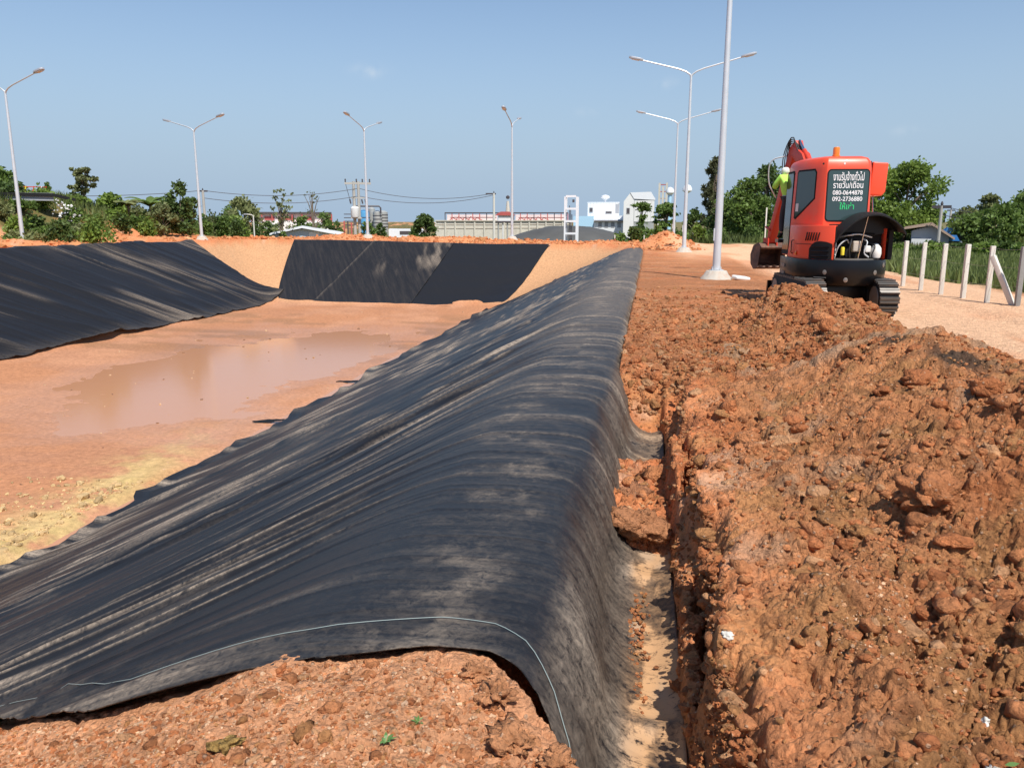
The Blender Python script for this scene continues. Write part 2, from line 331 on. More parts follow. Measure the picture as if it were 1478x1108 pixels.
def heap_h(x, y):
    env = ss(0.35, 1.3, x) * (0.16 + 0.84 * ss(0.9, 2.2, x)) * (1 - ss(2.45, 3.35, x + 0.15 * np.sin(y * 1.7)))
    along = 0.26 + 0.14 * ss(3, 5, y) - 0.10 * ss(6, 9, y)
    along = along * (0.15 + 0.85 * ss(0.4, 2.6, y)) * (1 - ss(10.6, 12.4, y))
    h = env * along
    h += 0.42 * np.exp(-(((x - 1.72) / 0.40) ** 2 + ((y - 10.8) / 0.7) ** 2)) 
    h += 0.20 * np.exp(-(((x - 2.20) / 0.45) ** 2 + ((y - 9.9) / 1.0) ** 2))
    h += 0.17 * np.exp(-(((x - 2.2) / 0.5) ** 2 + ((y - 7.4) / 0.9) ** 2))
    h += 0.12 * np.exp(-(((x - 1.35) / 0.35) ** 2 + ((y - 4.0) / 0.5) ** 2))
    h += 0.16 * np.exp(-(((x - 2.35) / 0.5) ** 2 + ((y - 4.6) / 0.8) ** 2))
    return h
def wall_left(y):
    w = -0.245 + 0 * y
    w = w - 0.30 * np.exp(-((y - 2.62) / 0.28) ** 2) + 0.12 * (1 - ss(1.85, 2.3, y))
    return w
def rim_mounds(x, y):
    m = fbm(x * 0.22, y * 0.5, 5, 3)
    far = ss(55.2, 56.6, y) * (1 - ss(58.5, 61, y)) * ss(-34, -28, x) * (1 - ss(-1.5, 0.5, x))
    left = ss(-29.6, -30.8, x) * (1 - ss(-32.2, -34.5, x)) * (1 - ss(50, 56, y)) * ss(5, 12, y)
    h = (0.34 * ss(0.35, 0.75, m)) * np.maximum(far, left)
    h += 0.95 * np.exp(-(((x - 1.0) / 1.3) ** 2 + ((y - 49.5) / 2.2) ** 2))
    return h
def hill(x, y):
    w = (fbm(x * 0.25, y * 0.25, 33, 3) - 0.5)
    r = ss(-34.0, -38.5, x + w * 3) * (1 - 0.85 * ss(46, 57, y + w * 4)) * ss(14, 28, y)
    spur = 0.7 * np.exp(-(((x + 34.6) / 1.6) ** 2 + ((y - 47) / 2.5) ** 2)) + 0.55 * np.exp(-(((x + 34.5) / 1.5) ** 2 + ((y - 40.5) / 2.0) ** 2)) + 0.5 * np.exp(-(((x + 34.0) / 1.5) ** 2 + ((y - 33) / 2.0) ** 2))
    return (2.9 + 0.5 * w) * r * (1 - ss(75, 110, y)) + spur
def grass_mask(x, y):
    n = (fbm(x * 0.5, y * 0.5, 31, 3) - 0.5)
    gx = np.interp(y, [0, 19, 25, 40, 55, 62, 70], [13, 8.6, 7.6, 8.6, 8.2, 2.0, -200])
    g = ss(-0.4, 0.5, x - gx + n * 2.0)
    gl = ss(0.75, 1.15, hill(x, y) + n * 2.2) * (x < -32) * ss(15, 25, y)
    gl = np.maximum(gl, ss(58.5, 61, y + n * 4) * (x < -24)); gl = np.maximum(gl, ss(63.5, 66, y + n * 3))
    return np.maximum(g, gl)
def fore_mound(x, y):
    return 0.05 * np.exp(-(((x + 1.0) / 0.7) ** 2 + ((y - 1.9) / 0.6) ** 2))
def base_h(x, y):
    h = pit_base(x, y) + rim_mounds(x, y) + hill(x, y) + heap_h(x, y) + fore_mound(x, y)
    # tyre worn road lies a little lower
    h -= 0.03 * ss(3.2, 3.8, x) * (1 - ss(5.4, 5.9, x)) * (y > 5)
    h -= 0.10 * ss(6.9, 8.2, x) * (1 - ss(40, 60, y))
    h -= 1.7 * ss(62.5, 67, y) * (1 - ss(-1.5, 4, x)) * ss(-60, -40, x)
    return h
def terrain(x, y):
    """returns height, albedo, grit"""
    h = base_h(x, y)
    z0 = h.copy()
    inpit = ss(-0.02, -0.35, pit_base(x, y) - bank(x, y))
    floor = ss(PIT_Z + 0.35, PIT_Z + 0.02, pit_base(x, y))
    road = ss(3.0, 3.7, x) * (1 - ss(20, 60, x)) * (y > 4)
    road = np.maximum(road, ss(0.6, 2.4, x) * ss(24, 44, y))
    gm = grass_mask(x, y)
    heap = np.clip(ss(0.3, 0.8, x) * (1 - ss(2.9, 3.4, x)) * (1 - ss(11.5, 13.5, y)), 0, 1)
    # wobble of trench walls
    wob = (fbm(y * 2.2, x * 0.0 + h * 0, 41, 5) - 0.5) * 0.17
    wobz = (fbm(y * 9, x * 14, 43, 3) - 0.5) * 0.05
    xl = wall_left(y) + (wob * 0.5 + wobz) * ss(3.0, 2.7, y) - 0.075 * ss(2.6, 3.0, y); xr = TX1 + wob + wobz
    tr = ss(-0.03, 0.03, x - xl) * (1 - ss(-0.035, 0.035, x - xr))
    tr2 = tr * trench_open(y) 
    fill = 0.30 * np.exp(-((y - 5.5) / 0.85) ** 4)
    depth = 0.66 - fill + 0.0 * x
    depth = depth - 0.27 * ss(0.17, 0.23, x + 0.05 * (fbm(y * 3, y * 0, 47, 3) - 0.5)) - 0.05 * ss(0.23, 0.33, x)
    h = h * (1 - tr2) + tr2 * (-depth + 0.02 * fbm(x * 8, y * 8, 3, 2))
    # side ledge: part of right wall slumped
    led = np.exp(-((x - (xr + 0.03)) / 0.05) ** 2) * trench_open(y) * ss(0.45, 0.7, fbm(y * 1.8, x * 0, 77, 2))
    h -= 0.28 * led
    cv = np.exp(-((x - xr + 0.005) / 0.024) ** 2) * ss(0.47, 0.56, fbm(y * 0.9 + 3, y * 0, 79, 3)) * (y < 7.5) * (y > 1.2); h -= 0.42 * cv
    # relief amplitude by zone
    bankzone = (1 - inpit) * (1 - heap) * (1 - road)
    amp = 0.30 * bankzone * (0.4 + 0.6 * ss(16, 6, y)) + 1.0 * heap + 0.10 * road
    amp = amp * (1 - gm * 0.5)
    fgz = (1 - ss(3.6, 4.6, y)) * ss(0.1, -0.3, x) ; amp = np.maximum(amp * (1 - fgz), 0.30 * fgz)
    fillz = ss(7.6, 8.6, y) * (1 - ss(13, 20, y)) * ss(-0.5, -0.2, x) * (1 - ss(2.2, 3.0, x)); amp = np.maximum(amp, 0.62 * fillz)
    amp = amp * (1 - inpit * (1 - fgz)) + 0.05 * inpit * (1 - fgz)
    amp = np.maximum(amp, 0.8 * ss(0.02, 0.2, rim_mounds(x, y)))
    pile = tr2 * np.exp(-((y - 5.5) / 1.0) ** 4); amp = np.maximum(amp * (1 - tr2), pile * 0.8); amp = np.maximum(amp, 0.3 * tr2 * ss(0.19, 0.24, x))
    near = y < 30
    rel = np.zeros_like(x)
    def addb(fr, a, seed, sel, fill=0.85, warp=0.25):
        xs = x[sel] * fr; ys = y[sel] * fr
        wx = (fbm(xs * 1.3, ys * 1.3, seed + 9, 2) - 0.5) * warp * 3; wy = (fbm(xs * 1.3 + 40, ys * 1.3, seed + 19, 2) - 0.5) * warp * 3
        rel[sel] += a * bumps(xs + wx, ys + wy, seed, fill)
    act = amp > 0.03
    addb(2.6, 0.13, 101, act & (y < 60), 0.6)
    addb(5.5, 0.085, 201, act & (y < 40), 0.75)
    def fad(fr, a, seed, y0, y1):
        keep = rel.copy(); addb(fr, a, seed, act & (y < y1), 0.8); rel[:] = keep + (rel - keep) * (1 - ss(y0, y1, y))
    fad(12, 0.046, 301, 9, 18); fad(27, 0.022, 401, 4.5, 8); fad(55, 0.011, 501, 2.8, 4.5)
    rel += 0.06 * (fbm(x * 3, y * 3, 61, 3) - 0.5) * (y < 70)
    sel = act & (y < 16)
    cr = np.abs(fbm(x[sel] * 7, y[sel] * 7, 641, 4) - 0.5) * 2; cr2 = np.abs(fbm(x[sel] * 19 + 5, y[sel] * 19, 651, 3) - 0.5) * 2
    rel[sel] -= 0.05 * np.exp(-(cr / 0.07) ** 2) + 0.018 * np.exp(-(cr2 / 0.12) ** 2) * (1 - ss(5, 9, y[sel])) - 0.03 * (fbm(x[sel] * 22, y[sel] * 22, 661, 3) - 0.5) * (1 - ss(5, 9, y[sel])) - 0.016 * (vnoise(x[sel] * 60, y[sel] * 60, 671) - 0.5) * (y[sel] < 7)
    h = h + rel * amp
    h += 0.03 * (fbm(x * 1.1, y * 1.1, 71, 3) - 0.5) * (1 - tr2)
    # wheel ruts on the road
    h -= road * 0.02 * (np.exp(-((x - 4.2) / 0.18) ** 2) + np.exp(-((x - 5.5) / 0.2) ** 2)) * (y < 60)
    # mud floor relief
    mud = (fbm(x * 0.30, y * 0.28, 81, 3) - 0.5) * 0.12 + (fbm(x * 1.0, y * 2.2, 83, 3) - 0.5) * 0.024 + 0.015 * bumps(x * 2.2, y * 3.0, 85, 0.3)
    wetc = np.exp(-(((x + 14.0) / 6.0) ** 2 + ((y - 27) / 11) ** 2)); 
    h += floor * (mud - 0.115 * wetc + 0.055 * (1 - wetc))
    # crumbs along the near left corner of the mud
    yel = floor * np.exp(-(((x + 10.0 + 0.15 * (y - 13)) / 0.8) ** 2 + ((y - 13.0) / 3.2) ** 2))
    yel2 = floor * np.exp(-(((x + 10.0) / 1.3) ** 2 + ((y - 10.2) / 1.3) ** 2))
    crumb = np.maximum(yel2, yel * 0.5); h += crumb * 0.10 * bumps(x * 5, y * 5, 91, 0.6)
    # the liner presses the soil flat beneath it
    yed = np.interp(x, [-9.5, -6.0, -3.9, -2.9, -2.4, -1.95, -1.5, -1.2, -0.95, -0.7, -0.5, -0.38], [4.2, 3.6, 3.05, 2.78, 2.56, 2.33, 2.31, 2.30, 2.36, 2.43, 2.44, 2.38])
    und = ss(0.0, 0.35, y - yed) * ss(-9.6, -9.2, x) * (1 - ss(-0.30, -0.24, x)) * (1 - ss(44.8, 45.6, y))
    h = h * (1 - und) + np.minimum(h, pit_base(x, y) - 0.07 - 0.10 * ss(-0.75, -0.45, x)) * und
    # ---- albedo (soil colours; the bank zone also carries painted shade)
    def mixc(a, b, t): return a * (1 - t[:, None]) + b * t[:, None]
    n1 = fbm(x * 0.9, y * 0.9, 11, 4); n2 = fbm(x * 3.1, y * 3.1, 13, 4); n3 = fbm(x * 12, y * 12, 15, 3)
    red = np.array([0.56, 0.188, 0.072]); orange = np.array([0.67, 0.268, 0.115]); ochre = np.array([0.54, 0.247, 0.099]); brown = np.array([0.31, 0.122, 0.052])
    pale = np.array([0.56, 0.335, 0.21]); sand = np.array([0.50, 0.28, 0.145]); roadc = np.array([0.74, 0.455, 0.275])
    col = np.tile(red, (len(x), 1))
    col = mixc(col, orange, ss(0.38, 0.62, n1)); col = mixc(col, ochre, 0.75 * ss(0.5, 0.68, n2) ); col = mixc(col, brown, 0.6 * ss(0.55, 0.75, n3) * (0.3 + heap))
    col = mixc(col, pale, 0.7 * ss(0.62, 0.8, fbm(x * 2.0, y * 2.0, 17, 5)))
    col = mixc(col, np.array([0.86, 0.42, 0.215]), 0.85 * fgz)
    col = mixc(col, mixc(np.tile(roadc, (len(x), 1)), red, 0.5 * ss(0.5, 0.7, fbm(x * 1.2, y * 0.25, 19, 4))), road * (1 - heap) * 0.95)
    col = mixc(col, sand, inpit * (1 - floor) * (1 - fgz) * 0.95)
    bk_ = bankzone * ss(-0.4, -0.2, x) * ss(7.5, 9, y) * (1 - ss(30, 50, y)); col = mixc(col, np.array([0.37, 0.155, 0.068]), bk_ * (0.55 + 0.4 * ss(0.4, 0.6, fbm(x * 0.8, y * 1.5, 37, 4))))  # browner bank soil, darkened to stand in for missing relief shade
    # blackish damp patches of dug-up topsoil on the heap
    dk = np.zeros_like(x)
    for (a, b_, r1) in ((2.35, 8.6, 0.17), (2.2, 7.9, 0.12), (2.25, 6.2, 0.2), (2.45, 5.7, 0.17), (2.25, 4.75, 0.16), (2.05, 7.1, 0.12), (1.9, 3.1, 0.07)):
        dk = np.maximum(dk, ss(1.25, 0.55, np.sqrt((x - a) ** 2 + ((y - b_) / 1.5) ** 2) / r1 + (fbm(x * 7, y * 7, 23, 3) - 0.5) * 0.9))
    col = mixc(col, np.array([0.055, 0.040, 0.033]), dk * 0.85)
    hb = (heap * (1 - road))[:, None]; col = col * (1 - hb) + hb * col * np.array([0.86, 0.93, 0.93])
    mudc = np.array([0.45, 0.205, 0.103]); mudw = np.array([0.50, 0.25, 0.14])
    fc = mixc(np.tile(mudc, (len(x), 1)), np.array([0.50, 0.245, 0.135]), ss(0.4, 0.65, fbm(x * 0.6, y * 0.3, 25, 4)))
    fc = mixc(fc, np.array([0.40, 0.19, 0.105]), 0.55 * ss(0.52, 0.62, fbm(x * 0.35 + 5, y * 1.3, 26, 5)))
    low = ss(-3.53, -3.585, h); fc = mixc(fc, mudw, 0.75 * low); fc = mixc(fc, np.array([0.33, 0.165, 0.085]), 0.8 * ss(0.53, 0.58, fbm(x * 0.22 + 9, y * 0.9 + 4, 24, 4)) * ss(26, 30, y) * (1 - ss(40, 44, y)))
    fc = mixc(fc, np.array([0.50, 0.36, 0.15]), np.clip(yel + 0.5 * yel2, 0, 1) * ss(0.40, 0.58, fbm(x * 1.6, y * 2.4, 27, 4)))
    fc = mixc(fc, np.array([0.62, 0.42, 0.2]), 0.8 * crumb * ss(0.5, 0.62, fbm(x * 3, y * 3, 28, 4)))
    edge = ss(46.0, 47.4, y) * floor * ss(-12, -20, x); fc = mixc(fc, np.array([0.62, 0.42, 0.28]), edge * 0.8)
    col = mixc(col, mixc(fc, fc, floor), floor)
    col = mixc(col, np.array([0.085, 0.105, 0.035]), gm * (0.75 + 0.25 * n2))
    soft = mixc(np.tile(sand, (len(x), 1)), orange, n2)
    spur = gm * ss(0.56, 0.62, fbm(x * 0.5 + 3, y * 0.22, 29, 3)) * (x < -30) * ss(2.0, 1.0, h)
    col = mixc(col, soft, spur)
    grit = 0.75 - 0.45 * inpit - 0.30 * floor * (1 - crumb)
    grit = np.clip(grit + fgz * 0.6 + 0.25 * heap, 0.08, 1)
    grit = np.where(y > 30, grit * 0.6, grit)
    global WET
    WET = floor * ss(-3.50, -3.58, h)
    return h, np.clip(col, 0, 1), grit
u_cols = np.concatenate([-np.geomspace(24, 1.30, 26)[:-1], np.linspace(-1.28, -0.36, 210), np.linspace(-0.3575, 0.60, 450), np.linspace(0.605, 0.85, 30), np.geomspace(0.9, 24, 26)])
v_in = np.concatenate([1.5 / np.linspace(1.5 / 1.55, 1.5 / 2.6, 150)[:-1], 1.5 / np.linspace(1.5 / 2.6, 1.5 / 13, 430), 1.5 / np.linspace(1.5 / 13.05, 1.5 / 100, 150)])
rows = np.concatenate([-np.geomspace(1500, 1.6, 24) + 2.6, np.linspace(1.06, 1.5, 8), v_in, np.geomspace(104, 4500, 22)])
UX, VY = np.meshgrid(u_cols, rows)
GX = (UX * np.maximum(VY, 1.5)).ravel(); GY = VY.ravel()
hz, col, grit = terrain(GX, GY)
Vt = np.stack([GX, GY, hz], 1)
g = np_mesh('ground', Vt, grid_faces(len(rows), len(u_cols)), M['soil'], attrs={'col': col, 'rough': grit, 'wet': WET})
tag(g, kind='structure')
HZ = hz.reshape(UX.shape)
def ground_z(x, y):
    """height of the built ground mesh (bilinear look-up)"""
    x = np.atleast_1d(np.asarray(x, float)); y = np.atleast_1d(np.asarray(y, float))
    u = x / np.maximum(y, 1.5)
    j = np.clip(np.searchsorted(u_cols, u) - 1, 0, len(u_cols) - 2); i = np.clip(np.searchsorted(rows, y) - 1, 0, len(rows) - 2)
    fu = (u - u_cols[j]) / (u_cols[j + 1] - u_cols[j]); fv = (y - rows[i]) / (rows[i + 1] - rows[i])
    return (HZ[i, j] * (1 - fu) + HZ[i, j + 1] * fu) * (1 - fv) + (HZ[i + 1, j] * (1 - fu) + HZ[i + 1, j + 1] * fu) * fv
def gz(x, y): return float(ground_z(x, y)[0])

# muddy water lying in the hollows of the pit floor
wm = bpy.data.materials.new('muddy water'); wm.use_nodes = True; nt = wm.node_tree; b = nt.nodes['Principled BSDF']
b.inputs['Base Color'].default_value = (0.52, 0.25, 0.125, 1); b.inputs['Roughness'].default_value = 0.13; b.inputs['IOR'].default_value = 1.33
tc = nt.nodes.new('ShaderNodeTexCoord'); no = nt.nodes.new('ShaderNodeTexNoise'); no.inputs['Scale'].default_value = 2.2; no.inputs['Detail'].default_value = 3
nt.links.new(tc.outputs['Object'], no.inputs['Vector']); bp = nt.nodes.new('ShaderNodeBump'); bp.inputs['Strength'].default_value = 0.08; bp.inputs['Distance'].default_value = 0.02
nt.links.new(no.outputs[0], bp.inputs['Height']); nt.links.new(bp.outputs[0], b.inputs['Normal'])
wb = MB(); wb.add([(-23.0, 6, -3.583), (-8.0, 6, -3.583), (-8.0, 47.3, -3.583), (-23.0, 47.3, -3.583)], [(0, 1, 2, 3)])
tag(wb.build('puddle_water', wm, smooth=False), kind='structure')

# ================================================================== LINERS
def smooth_poly(P, n):
    """Catmull-Rom through P, resampled by arc length to n points"""
    P = np.array(P, float); Q = np.vstack([2 * P[0] - P[1], P, 2 * P[-1] - P[-2]]); out = []
    for i in range(1, len(Q) - 2):
        for t in np.linspace(0, 1, 24, endpoint=False):
            a, b_, c, d = Q[i - 1], Q[i], Q[i + 1], Q[i + 2]
            out.append(0.5 * ((2 * b_) + (c - a) * t + (2 * a - 5 * b_ + 4 * c - d) * t ** 2 + (-a + 3 * b_ - 3 * c + d) * t ** 3))
    out.append(P[-1]); out = np.array(out); s = np.concatenate([[0], np.cumsum(np.linalg.norm(np.diff(out, axis=0), axis=1))])
    t = np.linspace(0, s[-1], n) if isinstance(n, int) else n * s[-1]
    return np.stack([np.interp(t, s, out[:, k]) for k in range(P.shape[1])], 1)
def near_liner():
    prof = [(-9.15, -3.50), (-8.9, -3.51), (-8.5, -3.33), (-6, -2.185), (-4, -1.262), (-2.2, -0.43), (-1.5, -0.11), (-1.15, 0.01), (-0.8, 0.045), (-0.5, 0.045), (-0.35, 0.01), (-0.255, -0.09), (-0.175, -0.26), (-0.12, -0.41), (-0.04, -0.50), (0.06, -0.535), (0.13, -0.53), (0.205, -0.50)]
    t = np.concatenate([np.linspace(0, 0.5, 170, endpoint=False), np.linspace(0.5, 0.86, 110, endpoint=False), np.linspace(0.86, 1, 110)])
    pr = smooth_poly(prof, t)
    # near edge: start y as a function of profile x
    ex = np.array([-9.5, -6.0, -3.9, -2.9, -2.4, -1.95, -1.5, -1.2, -0.95, -0.7, -0.5, -0.38, -0.27, -0.2, -0.12, 0.0, 0.3])
    ey = np.array([4.2, 3.6, 3.05, 2.78, 2.56, 2.33, 2.31, 2.30, 2.36, 2.43, 2.44, 2.38, 2.28, 2.16, 2.02, 1.9, 1.85])
    y0 = np.interp(pr[:, 0], ex, ey)
    k = 1.5 / np.linspace(1.5 / 2.3, 1.5 / 45.6, 620) ; k = (k - k[0]) / (k[-1] - k[0])
    y1 = 45.4 + 1.6 * ss(-1.2, -9, pr[:, 0])
    def mq(q_): return 2.3 * (1 - np.exp(-np.clip(q_ - 2.4, 0, None) / 6.0))
    uc = np.clip(-1.05 - pr[:, 0], 0, None); uec = 2.4 * (1 - np.exp(-uc / 2.4))
    qs = y0.copy()
    for _ in range(60): qs = qs + 0.5 * (y0 + mq(qs) * uec - qs)
    qe = y1 + mq(y1 + 5) * uec; qb = qs.min()
    qk = qb + (qe.min() - qb) * k
    Qf = qb + (qk[:, None] - qb) * (1 + ((qe - qb) / (qe.min() - qb) - 1)[None, :] * k[:, None])
    Qm = np.maximum(Qf, qs[None, :]); clamped = Qf <= qs[None, :]
    Y = Qm - mq(Qm) * uec[None, :]; Y = np.where(clamped, y0[None, :], Y)
    X = np.tile(pr[:, 0], (len(k), 1)); Z = np.tile(pr[:, 1], (len(k), 1))
    d = np.gradient(pr, axis=0); nrm = np.stack([-d[:, 1], d[:, 0]], 1); nrm /= np.linalg.norm(nrm, axis=1)[:, None]
    sl = np.concatenate([[0], np.cumsum(np.linalg.norm(np.diff(pr, axis=0), axis=1))]); SL = np.tile(sl, (len(k), 1))
    u = np.clip(-1.05 - X, 0, None); ue = 2.4 * (1 - np.exp(-u / 2.4))
    # fold number q: folds leave the crest and sweep toward the near toe
    q = Qm
    slope = ss(-0.9, -2.2, X); top = 1 - slope
    f1 = 1 - np.abs(2 * fbm(q * 1.15 + 3, SL * 0.06, 901, 2) - 1) * 3.2
    f2 = 1 - np.abs(2 * fbm(q * 3.1 + 9, SL * 0.10, 911, 2) - 1) * 2.8
    f3 = 1 - np.abs(2 * fbm(q * 8.0, SL * 0.18, 921, 2) - 1) * 2.4
    g1 = np.clip(f1, 0, 1) ** 2.6; g2 = np.clip(f2, 0, 1) ** 2.4; g3 = np.clip(f3, 0, 1) ** 2
    far = ss(3.2, 7, Y)
    amp = (0.75 + 0.25 * far)
    disp = slope * amp * (0.055 * g1 + 0.036 * g2 * (0.4 + fbm(q * 0.4, SL * 0.2, 5, 2)) + 0.016 * g3)
    disp += top * (0.014 * g1 * far + 0.010 * g2 * far + 0.004 * g3)
    disp += 0.03 * (fbm(Y * 0.5, SL * 0.6, 931, 3) - 0.5) * ss(2, 4, Y)
    disp -= slope * ss(8, 14, q) * 0.016 * g3
    # folds hanging over the shoulder into the trench
    sh = ss(-0.42, -0.26, X) * (1 - ss(0.05, 0.2, X))
    disp += sh * (0.035 * (fbm(Y * 2.0 - Z * 1.2, SL * 0.3, 941, 2) - 0.5) * 2 + 0.012 * (fbm(Y * 6 - Z * 2, SL * 0.5, 951, 2) - 0.5) * 2)
    fl = ss(-0.1, 0.02, X); disp += fl * 0.035 * np.clip(1 - np.abs(2 * fbm(Y * 1.3, SL * 0.15, 961, 1) - 1) * 4, 0, 1)
    bow = 0.03 * np.sin(Y * 0.8) + 0.05 * (fbm(Y * 0.35, Y * 0, 971, 2) - 0.5)      # shoulder wanders
    toe = ss(-8.0, -9.0, X)
    X = X + nrm[None, :, 0] * disp + bow * ss(-1.2, -0.5, X) * (1 - 0.6 * fl) + toe * (0.55 * (fbm(Y * 0.5, Y * 0, 981, 3) - 0.5) + 0.3 * (fbm(Y * 2.5, Y * 0, 983, 2) - 0.5))
    Z = Z + nrm[None, :, 1] * disp + toe * 0.05 * vnoise(Y * 3, Y * 0, 985)
    # lower the liner a touch where it was pressed down near the crest, lift free edge over the trench end
    Z += 0.02
    def ridge(f, w, p): return np.clip(1 - (1 - f) * w, 0, 1) ** p
    la = ridge(f1, 5.5, 1.0); lb = ridge(f2, 5.5, 1.0); lc = ridge(f3, 4.5, 1.0)
    dust_shine = slope * (0.05 + 1.0 * la * ss(0.40, 0.62, fbm(q * 0.6, SL * 0.22, 991, 3)) + 1.0 * lb * ss(0.42, 0.62, fbm(q * 0.9 + 7, SL * 0.16, 993, 3)) + 0.55 * lc * ss(0.45, 0.68, fbm(q * 1.5, SL * 0.3, 994, 2)))
    scuff = ss(0.60, 0.68, fbm(X * 1.6 + 3, Y * 1.6, 992, 4)); dust_shine += slope * 0.10 * scuff
    crest = np.exp(-((X + 0.80 + 0.12 * np.sin(Y * 1.3)) / 0.26) ** 2); dust_shine += crest * (0.06 + 0.30 * ss(0.46, 0.74, fbm(X * 6, Y * 5, 995, 6)))
    dust_shine += 0.07 * top + 0.36 * ss(6, 16, Y) * top + 0.5 * g2 ** 2 * ss(-1.5, -0.9, X) * far
    dust_shine += ss(-0.36, -0.22, X) * (0.27 + 0.32 * ss(0.5, 0.7, fbm(Y * 2.2, Z * 1.5, 996, 3)))
    cf = np.exp(-((Y - 2.93) / 0.06) ** 2) + np.exp(-((Y - 2.28 + 0.3 * X) / 0.07) ** 2) + np.exp(-((Y - 7.0) / 0.1) ** 2)
    dust_shine += fl * (0.12 + 1.5 * ss(0.52, 0.60, fbm(X * 5 + 0.3, Y * 1.5, 997, 4)) * (1 - np.clip(cf, 0, 1)))
    Z += fl * 0.035 * cf
    lines = np.clip(1 - np.abs(2 * fbm(q * 2.3 + 31, SL * 0.10, 887, 2) - 1) * 9, 0, 1); dust_shine += 1.3 * lines * slope * ss(4.5, 8, q) * ss(0.4, 0.6, fbm(q * 0.7, SL * 0.6, 889, 2))
    dust_shine += 0.9 * np.exp(-((q - 8.3) / 0.09) ** 2) * ss(-0.75, -1.2, X) * (1 - ss(-2.2, -5, X)) * 0.8  # bright shine along one fold, painted in as pale cover
    edge = np.exp(-((Y - y0[None, :]) / 0.12) ** 2); dust_shine += edge * 0.06 * top + edge * 0.35 * slope * ss(0.55, 0.7, vnoise(X * 3, Y * 0, 999))
    V = np.stack([X, Y, Z], -1).reshape(-1, 3)
    root = empty('pond_liner', (0, 0, 0), 'wrinkled dusty black plastic liner draped over the near bank into the anchor trench', 'pond liner')
    st = np.stack([SL, q, 0 * q], -1).reshape(-1, 3)
    F = grid_faces(*X.shape); F = F[~clamped.ravel()[F].all(1)]; used = np.unique(F); remap = np.zeros(len(V), int); remap[used] = np.arange(len(used)); F = remap[F]; V = V[used]; st = st[used]
    o = np_mesh('sheet', V, F, M['liner'], root, attrs={'dust_shine': dust_shine.ravel()[used], 'strain': st, 'sand': (fl * (0.4 + 0.6 * ss(0.42, 0.58, fbm(X * 4 + 0.3, Y * 1.3, 997, 4)))).ravel()[used]})
    md = o.modifiers.new('thickness', 'SOLIDIFY'); md.thickness = 0.006; md.offset = -1
    # pale weld line running parallel to the cut edge
    pts = []
    for j in range(60, X.shape[1], 3):
        if X[0, j] > -0.16: break
        w = 0.17 + 0.05 * math.sin(j * 0.03)
        yy = Y[0, j] + w; i = np.clip(np.searchsorted(Y[:, j], yy), 1, X.shape[0] - 1); f = (yy - Y[i - 1, j]) / (Y[i, j] - Y[i - 1, j])
        p = np.array([X[i - 1, j] * (1 - f) + X[i, j] * f, yy, Z[i - 1, j] * (1 - f) + Z[i, j] * f]); p[:] += (nrm[j, 0] * 0.006, 0, nrm[j, 1] * 0.006); pts.append(p)
    MB().tube(pts, 0.0017, 5).build('weld_line', mat('pale weld line', (0.24, 0.29, 0.28), 0.5), root)
    return root
near_liner()
def side_liner():
    root = empty('pond_liner', (XL, 30, 0.25), 'black plastic liner covering the left slope of the pit, with pale dusty streaks', 'pond liner')
    # three welded panels, split along slanting seams
    ya = [2.0, 22.0, 33.5, 46.5]
    for p in range(3):
        n, mcol = 150, 90
        t = np.linspace(0, 1, mcol); fr = np.linspace(0, 1, n)
        T, Fq = np.meshgrid(t, fr)
        X = XL - 0.25 + T * (5.75)
        def seam(k, X):
            tt = np.clip((X - XL) / 5.6, 0, 1)
            return ya[k] - 2.6 + tt * 5.0 if k < 3 else 47.0 + 1.0 * tt ** 1.3
        Y0 = seam(p, X) - (0.12 if p else 0); Y1 = seam(p + 1, X)
        Y = Y0 + (Y1 - Y0) * Fq
        Z = pit_base(X.ravel(), Y.ravel()).reshape(X.shape) + 0.045 + 0.012 * (p % 2)
        q = Y - 1.15 * (X - XL)
        f1 = np.clip(1 - np.abs(2 * fbm(q * 0.55, X * 0.15, 1001, 2) - 1) * 2.4, 0, 1); f2 = np.clip(1 - np.abs(2 * fbm(q * 1.7, X * 0.2, 1011, 2) - 1) * 2, 0, 1)
        Z = Z + 0.10 * f1 ** 2 + 0.035 * f2 ** 2 + 0.10 * (fbm(X * 0.6, Y * 0.4, 1021, 3) - 0.5)
        toe = ss(0.93, 1.0, T); X = X + toe * 0.5 * (fbm(Y * 0.5, Y * 0, 1031, 3) - 0.5)
        Z = Z + toe * (0.04 + 0.25 * np.exp(-((Y - 30.5) / 2.2) ** 2))
        dust_shine = 0.05 + 0.55 * f2 ** 3 * ss(0.45, 0.7, fbm(q * 0.5, X * 0.25, 1041, 3)) + 0.35 * f1 ** 3 * ss(0.5, 0.7, fbm(q * 0.3, X * 0.3, 1043, 3)) + 0.12 * ss(0.85, 1, T) + 0.1 * np.exp(-((Y - Y0) / 0.3) ** 2)
        st = np.stack([X, q * 0.6, 0 * q], -1).reshape(-1, 3)
        V = np.stack([X - XL, Y - 30, Z - 0.25], -1).reshape(-1, 3)
        o = np_mesh('liner_panel', V, grid_faces(n, mcol)[:, ::-1] if False else grid_faces(n, mcol), M['liner'], root, attrs={'dust_shine': dust_shine.ravel(), 'strain': st})
        md = o.modifiers.new('thickness', 'SOLIDIFY'); md.thickness = 0.01; md.offset = -1
    return root
side_liner()
